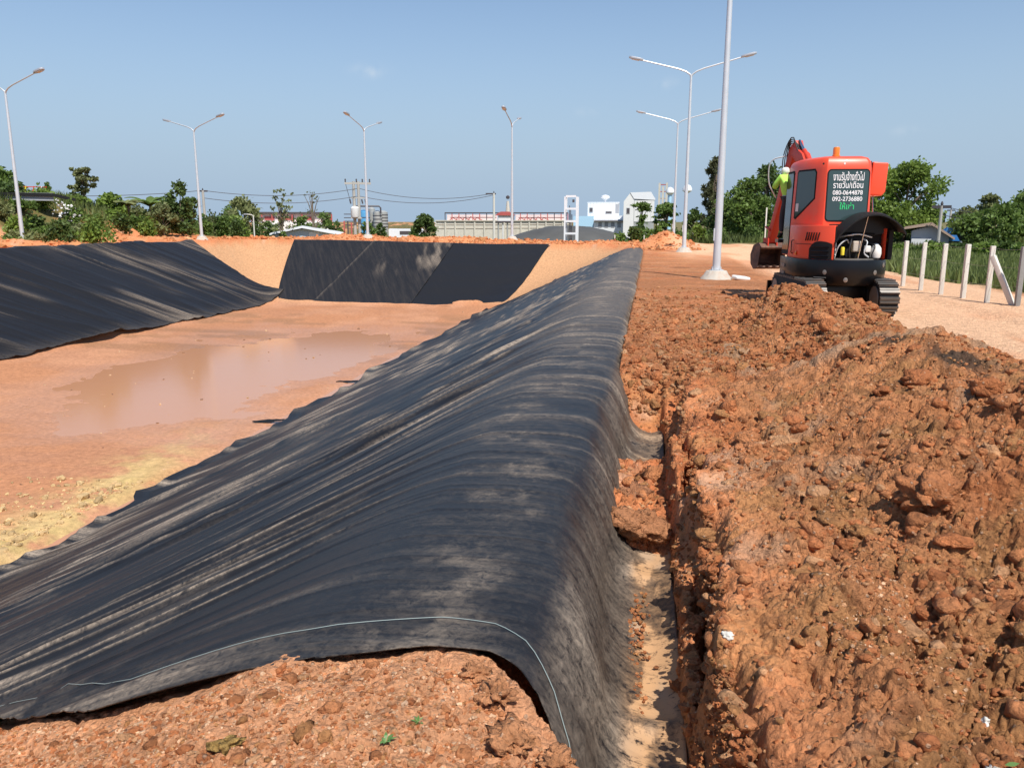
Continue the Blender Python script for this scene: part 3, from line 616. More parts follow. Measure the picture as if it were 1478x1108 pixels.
def far_liner():
    root = empty('pond_liner', (-15, YF, 0), 'flat black plastic liner on the far end slope, scuffed in its middle panel', 'pond liner')
    tops = [-24.6, -18.6, -12.9, -6.35]; bots = [-22.4, -20.6, -14.3, -8.25]
    for p in range(3):
        n, mcol = 70, 90
        T, A = np.meshgrid(np.linspace(0, 1, mcol), np.linspace(0, 1, n))       # A: 0 toe .. 1 crest
        x0 = bots[p] + (tops[p] - bots[p]) * A ** (0.6 if p == 0 else 1); x1 = bots[p + 1] + (tops[p + 1] - bots[p + 1]) * A
        X = x0 - (0.08 if p else 0) + (x1 - x0) * T; Y = 46.55 + (YF + 0.3 - 46.55) * A
        Z = pit_base(X.ravel(), Y.ravel()).reshape(X.shape) + 0.05 + 0.014 * (p % 2)
        Z = Z + 0.05 * (fbm(X * 0.5, A * 3, 1101 + p, 3) - 0.5) + 0.012 * np.sin(A * 40 + 3 * fbm(X * 0.4, A, 1111, 2)) * (p == 2)
        Y = Y + (1 - ss(0, 0.05, A)) * 0.5 * (fbm(X * 0.7, X * 0, 1121, 3) - 0.5)
        sc = ss(0.52, 0.68, fbm(X * 1.1 + A * 2.0, A * 2.2, 1131, 4)) * ss(0.35, 0.8, A) * (p == 1)
        dust_shine = 0.04 + 0.6 * sc + 0.04 * (p < 2) + 0.25 * (np.exp(-((T) / 0.02) ** 2) if p == 1 else 0)
        st = np.stack([A * 6 + X * 0.3, X * 0.25 + A, 0 * X], -1).reshape(-1, 3)
        V = np.stack([X + 15, Y - YF, Z], -1).reshape(-1, 3)
        o = np_mesh('liner_panel', V, grid_faces(n, mcol), M['liner'], root, attrs={'dust_shine': dust_shine.ravel(), 'strain': st})
        md = o.modifiers.new('thickness', 'SOLIDIFY'); md.thickness = 0.01; md.offset = -1
far_liner()
# ================================================================== SOIL CLODS
def ico(sub):
    import bmesh
    bm = bmesh.new(); bmesh.ops.create_icosphere(bm, subdivisions=sub, radius=1.0)
    V = np.array([v.co[:] for v in bm.verts]); F = np.array([[v.index for v in f.verts] for f in bm.faces]); bm.free(); return V, F
ICO = {k: ico(k) for k in (1, 2, 3, 4)}
def n3(P, f, seed):
    return (vnoise(P[:, 0] * f + 3.1, P[:, 1] * f + P[:, 2] * f * 0.7, seed) + vnoise(P[:, 1] * f - 7.7, P[:, 2] * f - P[:, 0] * f * 0.6, seed + 3) + vnoise(P[:, 2] * f + 1.3, P[:, 0] * f + P[:, 1] * f * 0.5, seed + 5)) / 3
def clod_shape(sub, seed, rough=0.55):
    V, F = ICO[sub]; r = 1 + rough * (n3(V, 1.4, seed) - 0.5) * 2 + rough * 0.7 * (n3(V, 3.3, seed + 9) - 0.5) * 2
    if sub > 2: r = r + rough * 0.55 * (n3(V, 7.5, seed + 19) - 0.5) * 2
    if sub > 3: r = r + rough * 0.30 * (n3(V, 16, seed + 39) - 0.5) * 2 - 0.10 * np.exp(-(np.abs(n3(V, 3.0, seed + 49) - 0.5) / 0.02) ** 2)
    g_ = np.random.default_rng(seed)
    for _ in range(3 if sub < 3 else 0):      # knock flat facets off the lump
        n_ = g_.normal(size=3); n_ /= np.linalg.norm(n_); d_ = V @ n_; lim = g_.uniform(0.62, 0.9); r = np.where(d_ > 0.05, np.minimum(r, lim / np.maximum(d_, 0.05)), r)
    r = r + rough * 0.6 * (n3(V, 5.5, seed + 29) - 0.5) * 2; sc = np.array([g_.uniform(0.8, 1.25), g_.uniform(0.75, 1.15), g_.uniform(0.55, 0.85)])
    return V * r[:, None] * sc, F
SMALL = [clod_shape(1, 50 + k) for k in range(10)]; MID = [clod_shape(2, 80 + k) for k in range(10)]
def heading(n): return rng.uniform(0, 2 * math.pi, n)
def scatter(name, shapes, X, Y, Z, S_, cols, grit, label, cat):
    Vs, Fs, Cs = [], [], []; b = 0
    idx = rng.integers(0, len(shapes), len(X)); a = heading(len(X)); tl = rng.uniform(-0.6, 0.6, len(X))
    for k, (V, F) in enumerate(shapes):
        s_ = np.where(idx == k)[0]
        if not len(s_): continue
        c, sn = np.cos(a[s_])[:, None], np.sin(a[s_])[:, None]; ct, st_ = np.cos(tl[s_])[:, None], np.sin(tl[s_])[:, None]
        vx, vy, vz = V[None, :, 0], V[None, :, 1], V[None, :, 2]
        y2 = vy * ct - vz * st_; z2 = vy * st_ + vz * ct
        P = np.stack([(vx * c - y2 * sn) * S_[s_, None] + X[s_, None], (vx * sn + y2 * c) * S_[s_, None] + Y[s_, None], z2 * S_[s_, None] + Z[s_, None]], -1)
        Vs.append(P.reshape(-1, 3)); Cs.append(np.repeat(cols[s_], len(V), 0))
        Fs.append((F[None] + (np.arange(len(s_)) * len(V))[:, None, None]).reshape(-1, 3) + b); b += len(s_) * len(V)
    V = np.vstack(Vs); o = np_mesh(name, V, np.vstack(Fs), M['soil'], smooth=len(shapes[0][0]) > 20, attrs={'col': np.vstack(Cs), 'rough': np.full(len(V), grit)})
    o.data.set_sharp_from_angle(angle=R(50)) if False else None
    return tag(o, label, cat, kind='stuff')
def soil_tone(x, y, n):
    c = np.array([[0.55, 0.188, 0.074], [0.62, 0.238, 0.100], [0.51, 0.225, 0.090], [0.42, 0.158, 0.066], [0.66, 0.33, 0.165]])
    p = c[rng.choice(5, n, p=[0.32, 0.3, 0.16, 0.12, 0.1])]
    return p * rng.uniform(0.9, 1.1, (n, 1)) * np.array([0.90, 0.95, 0.95])
def pick(n, x0, x1, y0, y1, dens):
    """screen-like density: more per area near the camera; dens(x, y) in 0..1"""
    y = 1 / rng.uniform(1 / y1, 1 / y0, n * 3); x = rng.uniform(x0, x1, n * 3)
    keep = rng.uniform(0, 1, n * 3) < dens(x, y) * np.clip(4.5 / y, 0.45, 1.0)
    return x[keep][:n], y[keep][:n]
def dens_soil(x, y):
    heap = ss(0.28, 0.5, x) * (1 - ss(2.8, 3.3, x)) * (1 - ss(11.5, 12.5, y))
    fill = ss(7.2, 7.7, y) * (1 - ss(13, 17, y)) * ss(-0.3, -0.15, x) * (1 - ss(2.4, 3.2, x))
    bankz = 0.16 * ss(-0.3, -0.1, x) * (1 - ss(3.0, 3.6, x)) * (1 - ss(20, 30, y)) * ss(8, 9, y)
    pile = np.exp(-((y - 5.5) / 0.85) ** 4) * (x > -0.16) * (x < 0.3)
    edge = np.interp(x, [-2.9, -2.4, -1.95, -1.5, -1.2, -0.95, -0.7, -0.5, -0.3], [2.8, 2.55, 2.3, 2.25, 2.25, 2.35, 2.4, 2.3, 2.0])
    fore = 0.5 * (x < -0.25) * (y < edge)
    clump = 0.25 + 1.1 * ss(0.42, 0.62, fbm(x * 1.9, y * 1.9, 777, 3))
    return np.maximum.reduce([heap * clump, 0.8 * fill, bankz, pile, fore])
x, y = pick(5400, -3.2, 3.4, 1.4, 14, dens_soil)
s_ = np.clip(0.013 * rng.pareto(2.2, len(x)) + 0.013, 0.011, 0.065) * np.clip(0.6 + y * 0.10, 0.75, 1.8) * np.where((x < -0.2) & (y < 3), 0.55, 1)
scatter('soil_clods', MID, x, y, ground_z(x, y) - s_ * 0.05, s_, soil_tone(x, y, len(x)), 0.9, 'loose broken clods of orange red soil strewn over the heap, trench edge and foreground', 'soil clods')
x, y = pick(20000, -3.2, 3.4, 1.4, 20, dens_soil)
s_ = rng.uniform(0.004, 0.013, len(x)) * np.clip(0.5 + y * 0.14, 0.8, 3.0)
scatter('soil_crumbs', SMALL, x, y, ground_z(x, y) + s_ * 0.2, s_, soil_tone(x, y, len(x)) * 1.08, 0.8, 'fine crumbs and grit of orange soil scattered between the larger clods', 'soil crumbs')
x, y = pick(5500, -0.3, 3.1, 7.8, 19, lambda x, y: ss(-0.28, -0.15, x) * (1 - ss(2.7, 3.2, x)) * (1 - 0.8 * ss(13, 18, y)))
s_ = np.clip(0.016 * (1 + rng.pareto(2.4, len(x))), 0.016, 0.07)
scatter('bank_crumbs', SMALL, x, y, ground_z(x, y) + s_ * 0.1, s_, soil_tone(x, y, len(x)) * 0.8, 0.9, 'coarse brown crumbs of soil strewn over the bank between the heap and the lamp post', 'soil crumbs')
# pale grit in the foreground bank
x = rng.uniform(-3.0, 1.0, 9000); y = rng.uniform(1.5, 3.2, 9000); k = (dens_soil(x, y) > 0.3); x, y = x[k], y[k]
s_ = 0.0028 + 0.003 * rng.pareto(3, len(x)).clip(0, 3); cc = np.array([0.68, 0.43, 0.26]) * rng.uniform(0.7, 1.05, (len(x), 1))
scatter('pale_grit', SMALL, x, y, ground_z(x, y) + s_ * 0.3, s_, cc, 0.5, 'pale cream grit speckling the orange soil at the bottom of the picture', 'grit')
# clods clinging to the cut wall of the trench
for n_, shp, nm, lo, hi in ((2600, SMALL, 'wall_crumbs', 0.004, 0.020), (260, MID, 'wall_clods', 0.014, 0.045)):
    y = 1 / rng.uniform(1 / 8.0, 1 / 1.7, n_); zz = rng.uniform(-0.45, 0.02, n_); xr_ = TX1 + (fbm(y * 2.2, y * 0, 41, 5) - 0.5) * 0.17; x = xr_ + rng.uniform(-0.02, 0.045, n_) + 0.03 * (zz + 0.3)
    s_ = np.clip(lo * (1 + rng.pareto(1.8, n_)), lo, hi) * np.clip(0.5 + y * 0.15, 0.75, 1.5)
    scatter(nm, shp, x, y, zz, s_, soil_tone(x, y, n_), 0.9, 'crumbling ' + ('grains' if nm == 'wall_crumbs' else 'lumps') + ' of soil standing out of the cut right wall of the trench', 'soil clods')
n_ = 1500; y = 1 / rng.uniform(1 / 7.6, 1 / 1.7, n_); x = rng.uniform(0.19, 0.34, n_); s_ = 0.008 + 0.012 * rng.pareto(2.5, n_).clip(0, 2.5)
scatter('ledge_clods', SMALL, x, y, ground_z(x, y) + s_ * 0.1, s_, soil_tone(x, y, n_), 0.9, 'loose orange crumbs lying on the ledge between the liner and the trench wall', 'soil clods')
n_ = 260; y = rng.uniform(3.0, 4.6, n_); x = rng.normal(0.0, 0.035, n_); s_ = rng.uniform(0.005, 0.016, n_)
scatter('spilled_soil', SMALL, x, y, -0.515 + s_ * 0.3, s_, soil_tone(x, y, n_), 0.9, 'trail of orange crumbs spilled on the liner along the trench floor', 'soil clods')
# debris trodden into the mud floor
n_ = 150; x = rng.uniform(-22, -9, n_); y = 1 / rng.uniform(1 / 45, 1 / 9.5, n_); s_ = rng.uniform(0.012, 0.05, n_) * np.clip(y / 22, 0.5, 1.6)
cc = np.where(rng.uniform(0, 1, (n_, 1)) < 0.5, np.array([[0.20, 0.11, 0.07]]), np.array([[0.50, 0.33, 0.2]])); scatter('mud_debris', SMALL, x, y, np.maximum(ground_z(x, y), -3.583) + s_ * 0.1, s_, cc, 0.3, 'small dark lumps and bits of debris dotted over the mud floor', 'debris')
n_ = 700; x = -9.6 - rng.exponential(1.1, n_); y = rng.uniform(8.8, 13.5, n_); s_ = 0.02 + 0.03 * rng.pareto(3, n_).clip(0, 3)
scatter('mud_crumbs', SMALL, x, y, ground_z(x, y) + s_ * 0.2, s_, np.array([[0.58, 0.40, 0.20]]) * rng.uniform(0.6, 1.1, (n_, 1)), 0.4, 'yellowish crumbs of clay on the near left part of the mud floor', 'clay crumbs')
# distant rim rubble
x = np.concatenate([rng.uniform(-33, 0, 1500), rng.uniform(-33.5, -29.5, 500), rng.uniform(-1, 3, 250)]); y = np.concatenate([rng.uniform(54.5, 60, 1500), rng.uniform(15, 56, 500), rng.uniform(44, 52, 250)])
s_ = 0.05 + 0.09 * rng.pareto(3.5, len(x)).clip(0, 2.5)
scatter('rim_rubble', SMALL, x, y, ground_z(x, y) + s_ * 0.2, s_, soil_tone(x, y, len(x)), 0.4, 'broken red earth lumps lying along the far and left rims of the pit', 'rubble')

def single(name, x, y, r, col, label, cat, seed, sub=4, group=None, z=None, flat=1.0, rough=0.6, grit=0.9):
    V, F = clod_shape(sub, seed, rough); V = V * np.array([r, r, r * flat])
    zz = gz(x, y) if z is None else z
    o = np_mesh(name, V, F, M['soil'], attrs={'col': np.tile(np.array(col), (len(V), 1)) * (0.85 + 0.3 * n3(V / r, 2.2, seed + 2))[:, None], 'rough': np.full(len(V), grit)})
    o.location = (x, y, zz + r * flat * 0.05); o.rotation_euler = (0, 0, seed * 1.7)
    return tag(o, label, cat, group)
RED = (0.50, 0.20, 0.088)
single('soil_clod', 1.34, 3.72, 0.125, (0.52, 0.205, 0.085), 'largest clod on the heap, a big crumbly brown lump near its middle', 'clod', 5, rough=0.8)
single('soil_clod', -0.02, 4.72, 0.135, (0.47, 0.21, 0.10), 'big cracked orange clod leaning on the liner at the near end of the trench pile', 'clod', 9, z=-0.33)
single('soil_clod', 0.13, 5.55, 0.12, RED, 'red clod in the trench, topmost of the soil pile beside the pale floor', 'clod', 12, z=-0.30)
single('soil_clod', -0.03, 5.2, 0.12, (0.45, 0.2, 0.1), 'orange clod wedged against the liner in the middle of the trench pile', 'clod', 14, z=-0.32)
single('soil_clod', 1.06, 2.10, 0.052, (0.42, 0.19, 0.1), 'round smooth brown clod with a crack round it in the bottom right foreground', 'clod', 16, rough=0.2)
single('soil_clod', 0.42, 2.06, 0.07, RED, 'red clod perched on the broken trench edge at the bottom of the picture', 'clod', 18)
for k_, (a, b_, r_) in enumerate(((-0.30, 2.33, 0.05), (-0.42, 2.20, 0.06), (-0.22, 2.12, 0.055), (-0.34, 2.02, 0.07), (-0.20, 1.95, 0.05), (-0.52, 2.34, 0.04))):
    single('soil_clod', a, b_, r_, (0.62, 0.28, 0.13), 'crumbly orange clod on the broken end of the bank beside the open gap', 'clod', 150 + k_, group='clods on the broken end of the bank', rough=0.85)
big = []
for k in range(64):
    x = rng.uniform(0.5, 2.9); y = rng.uniform(2.6, 11.0)
    if k < 22: y = rng.uniform(3.0, 6.0)
    r = rng.uniform(0.05, 0.10) * (0.75 + y * 0.05)
    t = soil_tone(0, 0, 1)[0]
    o = single('soil_clod', x, y, r, t, 'rough orange red soil clod lying on the loose heap beside the trench', 'clod', 200 + k, sub=3 if y < 6 else 2, group='large clods on the soil heap', flat=0.8)
for (x, y, r, lab, sd) in ((0.90, 1.93, 0.02, 'small round white stone with a green leaf beside it, bottom right foreground', 31), (1.24, 1.92, 0.02, 'tall chalk white stone at the bottom right edge of the picture', 32),
                           (0.98, 2.2, 0.012, 'tiny white pebble beside the round brown clod', 33), (0.33, 2.75, 0.018, 'white stone on the narrow ledge between liner and trench wall', 34)):
    single('white_stone', x, y, r, (0.66, 0.62, 0.55), lab, 'stone', sd, sub=3, rough=0.8, grit=0.3, z=None if x > .4 or x < .3 else gz(x, y))
single('ochre_stone', -1.12, 1.83, 0.03, (0.50, 0.31, 0.10), 'yellow ochre stone in the foreground soil below the liner', 'stone', 41, sub=3, rough=0.95, grit=1.0)
# small green leaves and seedlings
M['leafg'] = mat('fresh leaf', (0.10, 0.20, 0.05), 0.5, var=0.2)
def leaf(x, y, L, a, label):
    mb = MB(); n = 6; z = gz(x, y) + 0.012
    for i in range(n):
        t0, t1 = i / n, (i + 1) / n; w0, w1 = math.sin(math.pi * t0) * L * 0.2, math.sin(math.pi * t1) * L * 0.2
        mb.add([(t0 * L, -w0, 0.02 * L * i), (t1 * L, -w1, 0.02 * L * i), (t1 * L, w1, 0.02 * L * i), (t0 * L, w0, 0.02 * L * i)], [(0, 1, 2, 3)])
    o = mb.build('green_leaf', M['leafg'], smooth=False); o.location = (x, y, z); o.rotation_euler = (0.2, -0.1, a); return tag(o, label, 'leaf')
leaf(0.92, 1.94, 0.035, 0.1, 'green leaf lying beside the round white stone')
leaf(1.42, 2.20, 0.06, -0.4, 'green leaf on the soil near the right edge of the picture')
leaf(1.36, 2.26, 0.04, 2.6, 'smaller dark leaf touching the leaf near the right edge')
def seedling(x, y, h, label):
    mb = MB(); z = gz(x, y)
    for k in range(9):
        a = k * 2.4; r = h * rng.uniform(0.4, 1)
        p0 = Vector((0, 0, 0)); p1 = Vector((math.cos(a) * r, math.sin(a) * r, h * rng.uniform(0.2, 0.7))); side = Vector((-math.sin(a), math.cos(a), 0)) * h * 0.16
        mid = (p0 + p1) / 2 + Vector((0, 0, h * 0.2)); mb.add([p0, mid - side, p1, mid + side], [(0, 1, 2, 3)])
    o = mb.build('seedling', M['leafg'], smooth=False); o.location = (x, y, z); return tag(o, label, 'plant')
seedling(-0.68, 1.90, 0.035, 'tiny green weed sprouting in the foreground soil, the lower of two')
seedling(-0.62, 2.02, 0.025, 'tiny green weed sprouting in the foreground soil, the upper of two')

def scrap(x, y, L_, label, sd):
    g_ = np.random.default_rng(sd); mb = MB(); n = 8
    P = [(L_ * (i / n - 0.5), g_.uniform(-0.02, 0.02), 0.02 + 0.03 * g_.uniform()) for i in range(n + 1)]; w = [0.02 + 0.09 * math.sin(math.pi * i / n) * g_.uniform(0.6, 1.2) for i in range(n + 1)]
    vs = [(p[0], p[1] - w[i], p[2]) for i, p in enumerate(P)] + [(p[0], p[1] + w[i], p[2] + 0.02) for i, p in enumerate(P)]
    mb.add(vs, [(i, i + 1, n + 2 + i, n + 1 + i) for i in range(n)]); o = mb.build('liner_scrap', M['rubber'], smooth=False); o.location = (x, y, max(gz(x, y), -3.583)); o.rotation_euler = (0, 0, g_.uniform(-0.4, 0.4)); md = o.modifiers.new('t', 'SOLIDIFY'); md.thickness = 0.006
    return tag(o, label, 'scrap')
scrap(-9.35, 24.0, 0.9, 'torn black liner scrap on the mud beside the near slope, the farther one', 3); scrap(-9.5, 18.6, 0.8, 'torn black liner scrap on the mud beside the near slope, the nearer one', 4)
# ================================================================== STREET LAMPS
def street_lamp(x, y, rz, H, label, arms=True, base=True, r=0.105):
    root = empty('street_lamp', (x, y, gz(x, y)), label, 'street lamp', 'tall galvanised street lamps round the pit', rz)
    MB().tube([(0, 0, 0.25), (0, 0, 0.6), (0, 0, H)], [r, r * 0.98, r * 0.52], 14).build('pole', M['galv'], root)
    f = MB(); f.lathe((0, 0, 0.22), [(0.19, 0), (0.19, 0.025)], 12)
    for k in range(4):
        a = k * math.pi / 2 + 0.785; f.tube([(0.15 * math.cos(a), 0.15 * math.sin(a), 0.2), (0.15 * math.cos(a), 0.15 * math.sin(a), 0.32)], 0.015, 6)
    f.build('base_plate', M['galv'], root)
    MB().lathe((0, 0, -0.15), [(0.46, 0), (0.42, 0.16), (0.33, 0.26), (0.27, 0.37), (0.12, 0.375)], 11).build('footing', M['concrete'], root, bevel=0.015)
    MB().box((-r - 0.012, -0.05, 1.0), (-r * 0.8, 0.05, 1.32)).build('hatch', M['galv'], root)
    for s in (-1, 1):
        tip = Vector((s * 2.35, 0, H + 0.72))
        MB().tube([(0, 0, H - 0.15), (s * 0.05, 0, H + 0.0), (s * 0.25, 0, H + 0.14), (s * 0.6, 0, H + 0.27), tip], [0.045, 0.042, 0.038, 0.035, 0.03], 8).build('arm', M['galv'], root)
        hd = MB(Matrix.Translation(tip) @ Matrix.Rotation(-s * 0.22, 4, 'Y') @ Matrix.Scale(s, 4, (1, 0, 0)))
        hd.prism([(-0.05, -0.07), (0.12, -0.14), (0.55, -0.13), (0.66, -0.06), (0.66, 0.06), (0.55, 0.13), (0.12, 0.14), (-0.05, 0.07)], -0.02, 0.075)
        h_ = hd.build('lamp_head', M['lamp'], root, bevel=0.02)
        ln = MB(Matrix.Translation(tip) @ Matrix.Rotation(-s * 0.22, 4, 'Y') @ Matrix.Scale(s, 4, (1, 0, 0))); ln.box((0.15, -0.1, -0.05), (0.52, 0.1, -0.022)); ln.build('lens', M['white'], h_)
    return root
street_lamp(1.80, 21.95, 0, 8.7, 'nearest tall lamp post, on a pale footing left of the excavator')
street_lamp(1.76, 41.4, 0, 8.43, 'second lamp post of the right hand row, just left of the nearest post')
street_lamp(1.80, 60.8, 0, 8.41, 'farthest lamp post of the right hand row, rising behind a dirt mound')
street_lamp(-9.65, 57.2, R(88), 7.8, 'lamp post on the far rim seen end on, behind the black far slope')
street_lamp(-20.45, 57.2, R(84), 7.6, 'lamp post on the far rim beside the utility pole with transformer')
street_lamp(-30.2, 51.2, R(-20), 7.15, 'lamp post on the left rim between bushes and gabled roof')
street_lamp(-32.4, 37.64, R(-14), 7.7, 'leftmost lamp post, leaning into the picture edge beside the green hill')
# cement bags beside the nearest footing
bg_ = MB(); bg_.box((-0.22, -0.13, 0), (0.22, 0.13, 0.10)); o = bg_.build('cement_bag', M['white'], bevel=0.045, seg=3); o.location = (2.42, 21.8, gz(2.42, 21.8)); o.rotation_euler = (0.1, 0.12, 0.5); tag(o, 'crumpled white bag lying at the foot of the nearest lamp post', 'bag')
# ================================================================== FENCE
def fence_post(x, y, h, label, mt='post', lean=0.0, name='fence_post', group='concrete fence posts along the road'):
    mb = MB(); mb.box((-0.041, -0.041, -0.2), (0.041, 0.041, h)); mb.prism([(-0.05, h), (0.05, h), (0.0, h + 0.05)], -0.05, 0.05, 'y') if False else None
    o = mb.build(name, M[mt], bevel=0.012); o.location = (x, y, gz(x, y)); o.rotation_euler = (0, lean, rng.uniform(-0.15, 0.15)); return tag(o, label, 'fence post', group)
fp = [(5.99, 20.3, 'fence post nearest the excavator'), (6.02, 19.11, 'second fence post from the excavator'), (6.1, 18.08, 'third fence post from the excavator'), (6.2, 17.15, 'fourth fence post from the excavator'), (6.36, 16.4, 'fifth fence post from the excavator, with a brace leaning on it'), (6.62, 15.75, 'grey fence post at the right edge of the picture')]
M['post_grey'] = mat('weathered grey concrete post', (0.25, 0.245, 0.235), 0.9, var=0.2, scale=7, bump=0.3)
for i, (x, y, lab) in enumerate(fp): fence_post(x, y, 1.06, ('pale concrete ' if i < 5 else '') + lab, 'post' if i < 5 else 'post_grey')
# brace
mb = MB(); p0 = Vector((6.62, 15.9, gz(6.62, 15.9) - 0.03)); p1 = Vector((6.30, 16.22, 0.88)); ax = (p1 - p0); rot = ax.to_track_quat('Z', 'Y').to_matrix().to_4x4()
mb.M = Matrix.Translation(p0) @ rot; mb.box((-0.045, -0.045, 0), (0.045, 0.045, ax.length)); tag(mb.build('fence_brace', M['post'], bevel=0.01), 'slanting pale concrete brace propping the fifth fence post', 'fence brace')
for k, hh in enumerate((0.35, 0.7, 1.02)):
    P = []
    for i in range(len(fp) - 1):
        for t in (0, 0.25, 0.5, 0.75):
            P.append((fp[i][0] * (1 - t) + fp[i + 1][0] * t, fp[i][1] * (1 - t) + fp[i + 1][1] * t, hh - 0.10 * 4 * t * (1 - t) * 0.25))
    P.append((fp[-1][0], fp[-1][1], hh)); tag(MB().tube(P, 0.0022, 4).build('fence_wire', M['steel']), ['lowest', 'middle', 'top'][k] + ' thin wire strung between the concrete fence posts', 'fence wire')
# small far posts beyond the bank
for i, (x, y, lab) in enumerate(((-2.6, 63.5, 'short white marker post left of the far hedge'), (-0.35, 63.5, 'short white marker post at the middle of the far bank'), (0.8, 63.5, 'short white marker post left of the dirt mound'), (3.3, 63.0, 'short white marker post just right of the second lamp post'), (7.5, 55.0, 'tall thin white post beside the excavator bucket'))):
    fence_post(x, y, (0.75, 0.7, 0.7, 0.8, 2.4)[i], lab, name='marker_post', group='small white posts far beyond the pit')

# ================================================================== EXCAVATOR
def excavator():
    cx, cy = 3.25, 14.85; base = gz(4.0, 14.2); root = empty('mini_excavator', (cx, cy, base), 'orange red mini excavator with raised engine cover parked behind the soil heap', 'excavator')
    U = Matrix.Rotation(R(4.5), 4, 'Z') @ Matrix.Diagonal((0.76, 0.92, 0.98, 1))      # upper works slewed to the left
    UB = Matrix.Rotation(R(14), 4, 'Z') @ Matrix.Diagonal((0.9, 0.92, 0.98, 1))
    UC = Matrix.Translation((-0.05, 0, 0)) @ Matrix.Rotation(R(6), 4, 'Z') @ Matrix.Diagonal((0.76, 0.94, 1, 1))
    b = lambda: MB(UC)
    u = lambda: MB(U)
    red, blk, rub = M['red'], M['black'], M['rubber']
    # --- undercarriage
    for s in (-1, 1):
        x0, x1 = (s * 0.56, s * 0.96) if s > 0 else (-0.96, -0.56)
        prof = []
        L0, L1, r0 = -0.92, 0.98, 0.27
        for k in range(9): a = math.pi / 2 + math.pi * k / 8; prof.append((L0 + r0 * math.cos(a), 0.29 + r0 * math.sin(a)))
        for k in range(9): a = -math.pi / 2 + math.pi * k / 8; prof.append((L1 + r0 * math.cos(a), 0.29 + r0 * math.sin(a)))
        tr = b().prism(prof, x0, x1, 'x').build('track', rub, root, bevel=0.01)
        # shoes with grousers around the belt
        P = []; n = len(prof)
        per = [math.dist(prof[i], prof[(i + 1) % n]) for i in range(n)]; tot = sum(per); m = 38
        pl = []
        for k in range(m):
            d = tot * k / m; i = 0
            while d > per[i]: d -= per[i]; i += 1
            t = d / per[i]; a_, c_ = prof[i], prof[(i + 1) % n]; py, pz = a_[0] + (c_[0] - a_[0]) * t, a_[1] + (c_[1] - a_[1]) * t
            ang = math.atan2(c_[1] - a_[1], c_[0] - a_[0]); pl.append((py, pz, ang))
        shoe = MB(Matrix.Diagonal((0.76, 0.94, 1, 1))); shoe.box((-0.205, -0.055, -0.012), (0.205, 0.055, 0.02)); shoe.box((-0.205, -0.045, 0.0), (0.205, -0.02, 0.042)); shoe.box((-0.205, 0.02, 0.0), (0.205, 0.045, 0.03))
        so_ = shoe.build('track_shoe', mat('track steel', (0.13, 0.12, 0.11), 0.5, 0.5, var=0.3, scale=9, dirt=(0.30, 0.17, 0.10), dirt_amt=0.5), tr, smooth=False)
        for k, (py, pz, ang) in enumerate(pl):
            o = so_ if k == 0 else so_.copy()
            if k: C.objects.link(o); o.parent = tr
            o.location = UC @ Vector(((x0 + x1) / 2, py, pz)); o.rotation_euler = (ang + math.pi, 0, R(6))
        for (py, rr) in ((L0, 0.2), (L1, 0.2)):
            b().lathe((s * 0.76 - 0.215, py, 0.29), [(0.05, 0), (rr, 0.0), (rr, 0.02), (rr, 0.41), (rr * 0.5, 0.43), (0.05, 0.43)], 14, 'x').build('sprocket' if py < 0 else 'idler', M['steel'], root)
        f = b(); f.box((x0 - 0.01, -0.6, 0.16), (x1 + 0.01, 0.62, 0.42)); f.build('track_frame', blk, root, bevel=0.02)
        ro = b()
        for k in range(4): ro.lathe((s * 0.76 - 0.21, -0.55 + k * 0.38, 0.12), [(0.02, 0), (0.08, 0.0), (0.08, 0.42), (0.02, 0.42)], 10, 'x')
        ro.build('rollers', M['steel'], root)
    f = b(); f.box((-0.58, -0.5, 0.25), (0.58, 0.55, 0.46)); f.box((-0.2, 0.5, 0.2), (0.2, 1.35, 0.33)); f.box((-0.58, 0.5, 0.18), (-0.46, 1.5, 0.3)); f.box((0.46, 0.5, 0.18), (0.58, 1.5, 0.3)); f.build('undercarriage_frame', blk, root, bevel=0.015)
    bl = b(); bl.prism([(1.42, 0.04), (1.50, 0.02), (1.56, 0.2), (1.50, 0.42), (1.44, 0.42), (1.47, 0.2)], -1.0, 0.98, 'x'); bld = bl.build('dozer_blade', blk, root)
    e = b(); e.box((-1.0, 1.41, 0.0), (0.98, 1.47, 0.05)); e.build('cutting_edge', M['steel'], bld)
    b().lathe((0, 0, 0.44), [(0.42, 0), (0.42, 0.14)], 20).build('slewing_ring', M['steel'], root)
    # --- platform and counterweight: half round plan
    def arc(r, a0, a1, n=14, sy=1.0): return [(r * math.cos(R(a0 + (a1 - a0) * k / n)), sy * r * math.sin(R(a0 + (a1 - a0) * k / n))) for k in range(n + 1)]
    p = u(); p.prism(arc(0.97, 180, 360) + [(0.97, 0.75), (0.6, 1.05), (-0.6, 1.1), (-0.97, 0.9)], 0.56, 0.72); p.build('platform', blk, root, bevel=0.02)
    cw = u(); outer = arc(1.02, 186, 354, 22)
    prof = [(0.93, 0.50), (0.985, 0.56), (1.0, 0.70), (1.0, 0.86), (0.985, 0.925)]
    vs = []; n = 23
    for (r_, z_) in prof: vs += [(r_ / 1.0 * a * 1.0, r_ * c, z_) for a, c in outer]
    inn = [(0.6 * a, 0.55 * c) for a, c in outer]
    vs += [(a, c, 0.925) for a, c in inn]; vs += [(a, c, 0.50) for a, c in inn]
    fs = []; k_ = len(prof) + 2; ring = [0, 1, 2, 3, 4, 5, 6]
    for i in range(k_):
        j = (i + 1) % k_
        for q in range(n - 1): fs.append((i * n + q, i * n + q + 1, j * n + q + 1, j * n + q))
    fs.append(tuple(i * n for i in range(k_))); fs.append(tuple(i * n + n - 1 for i in range(k_)))
    cw.add(vs, fs); cwt = cw.build('counterweight', blk, root)
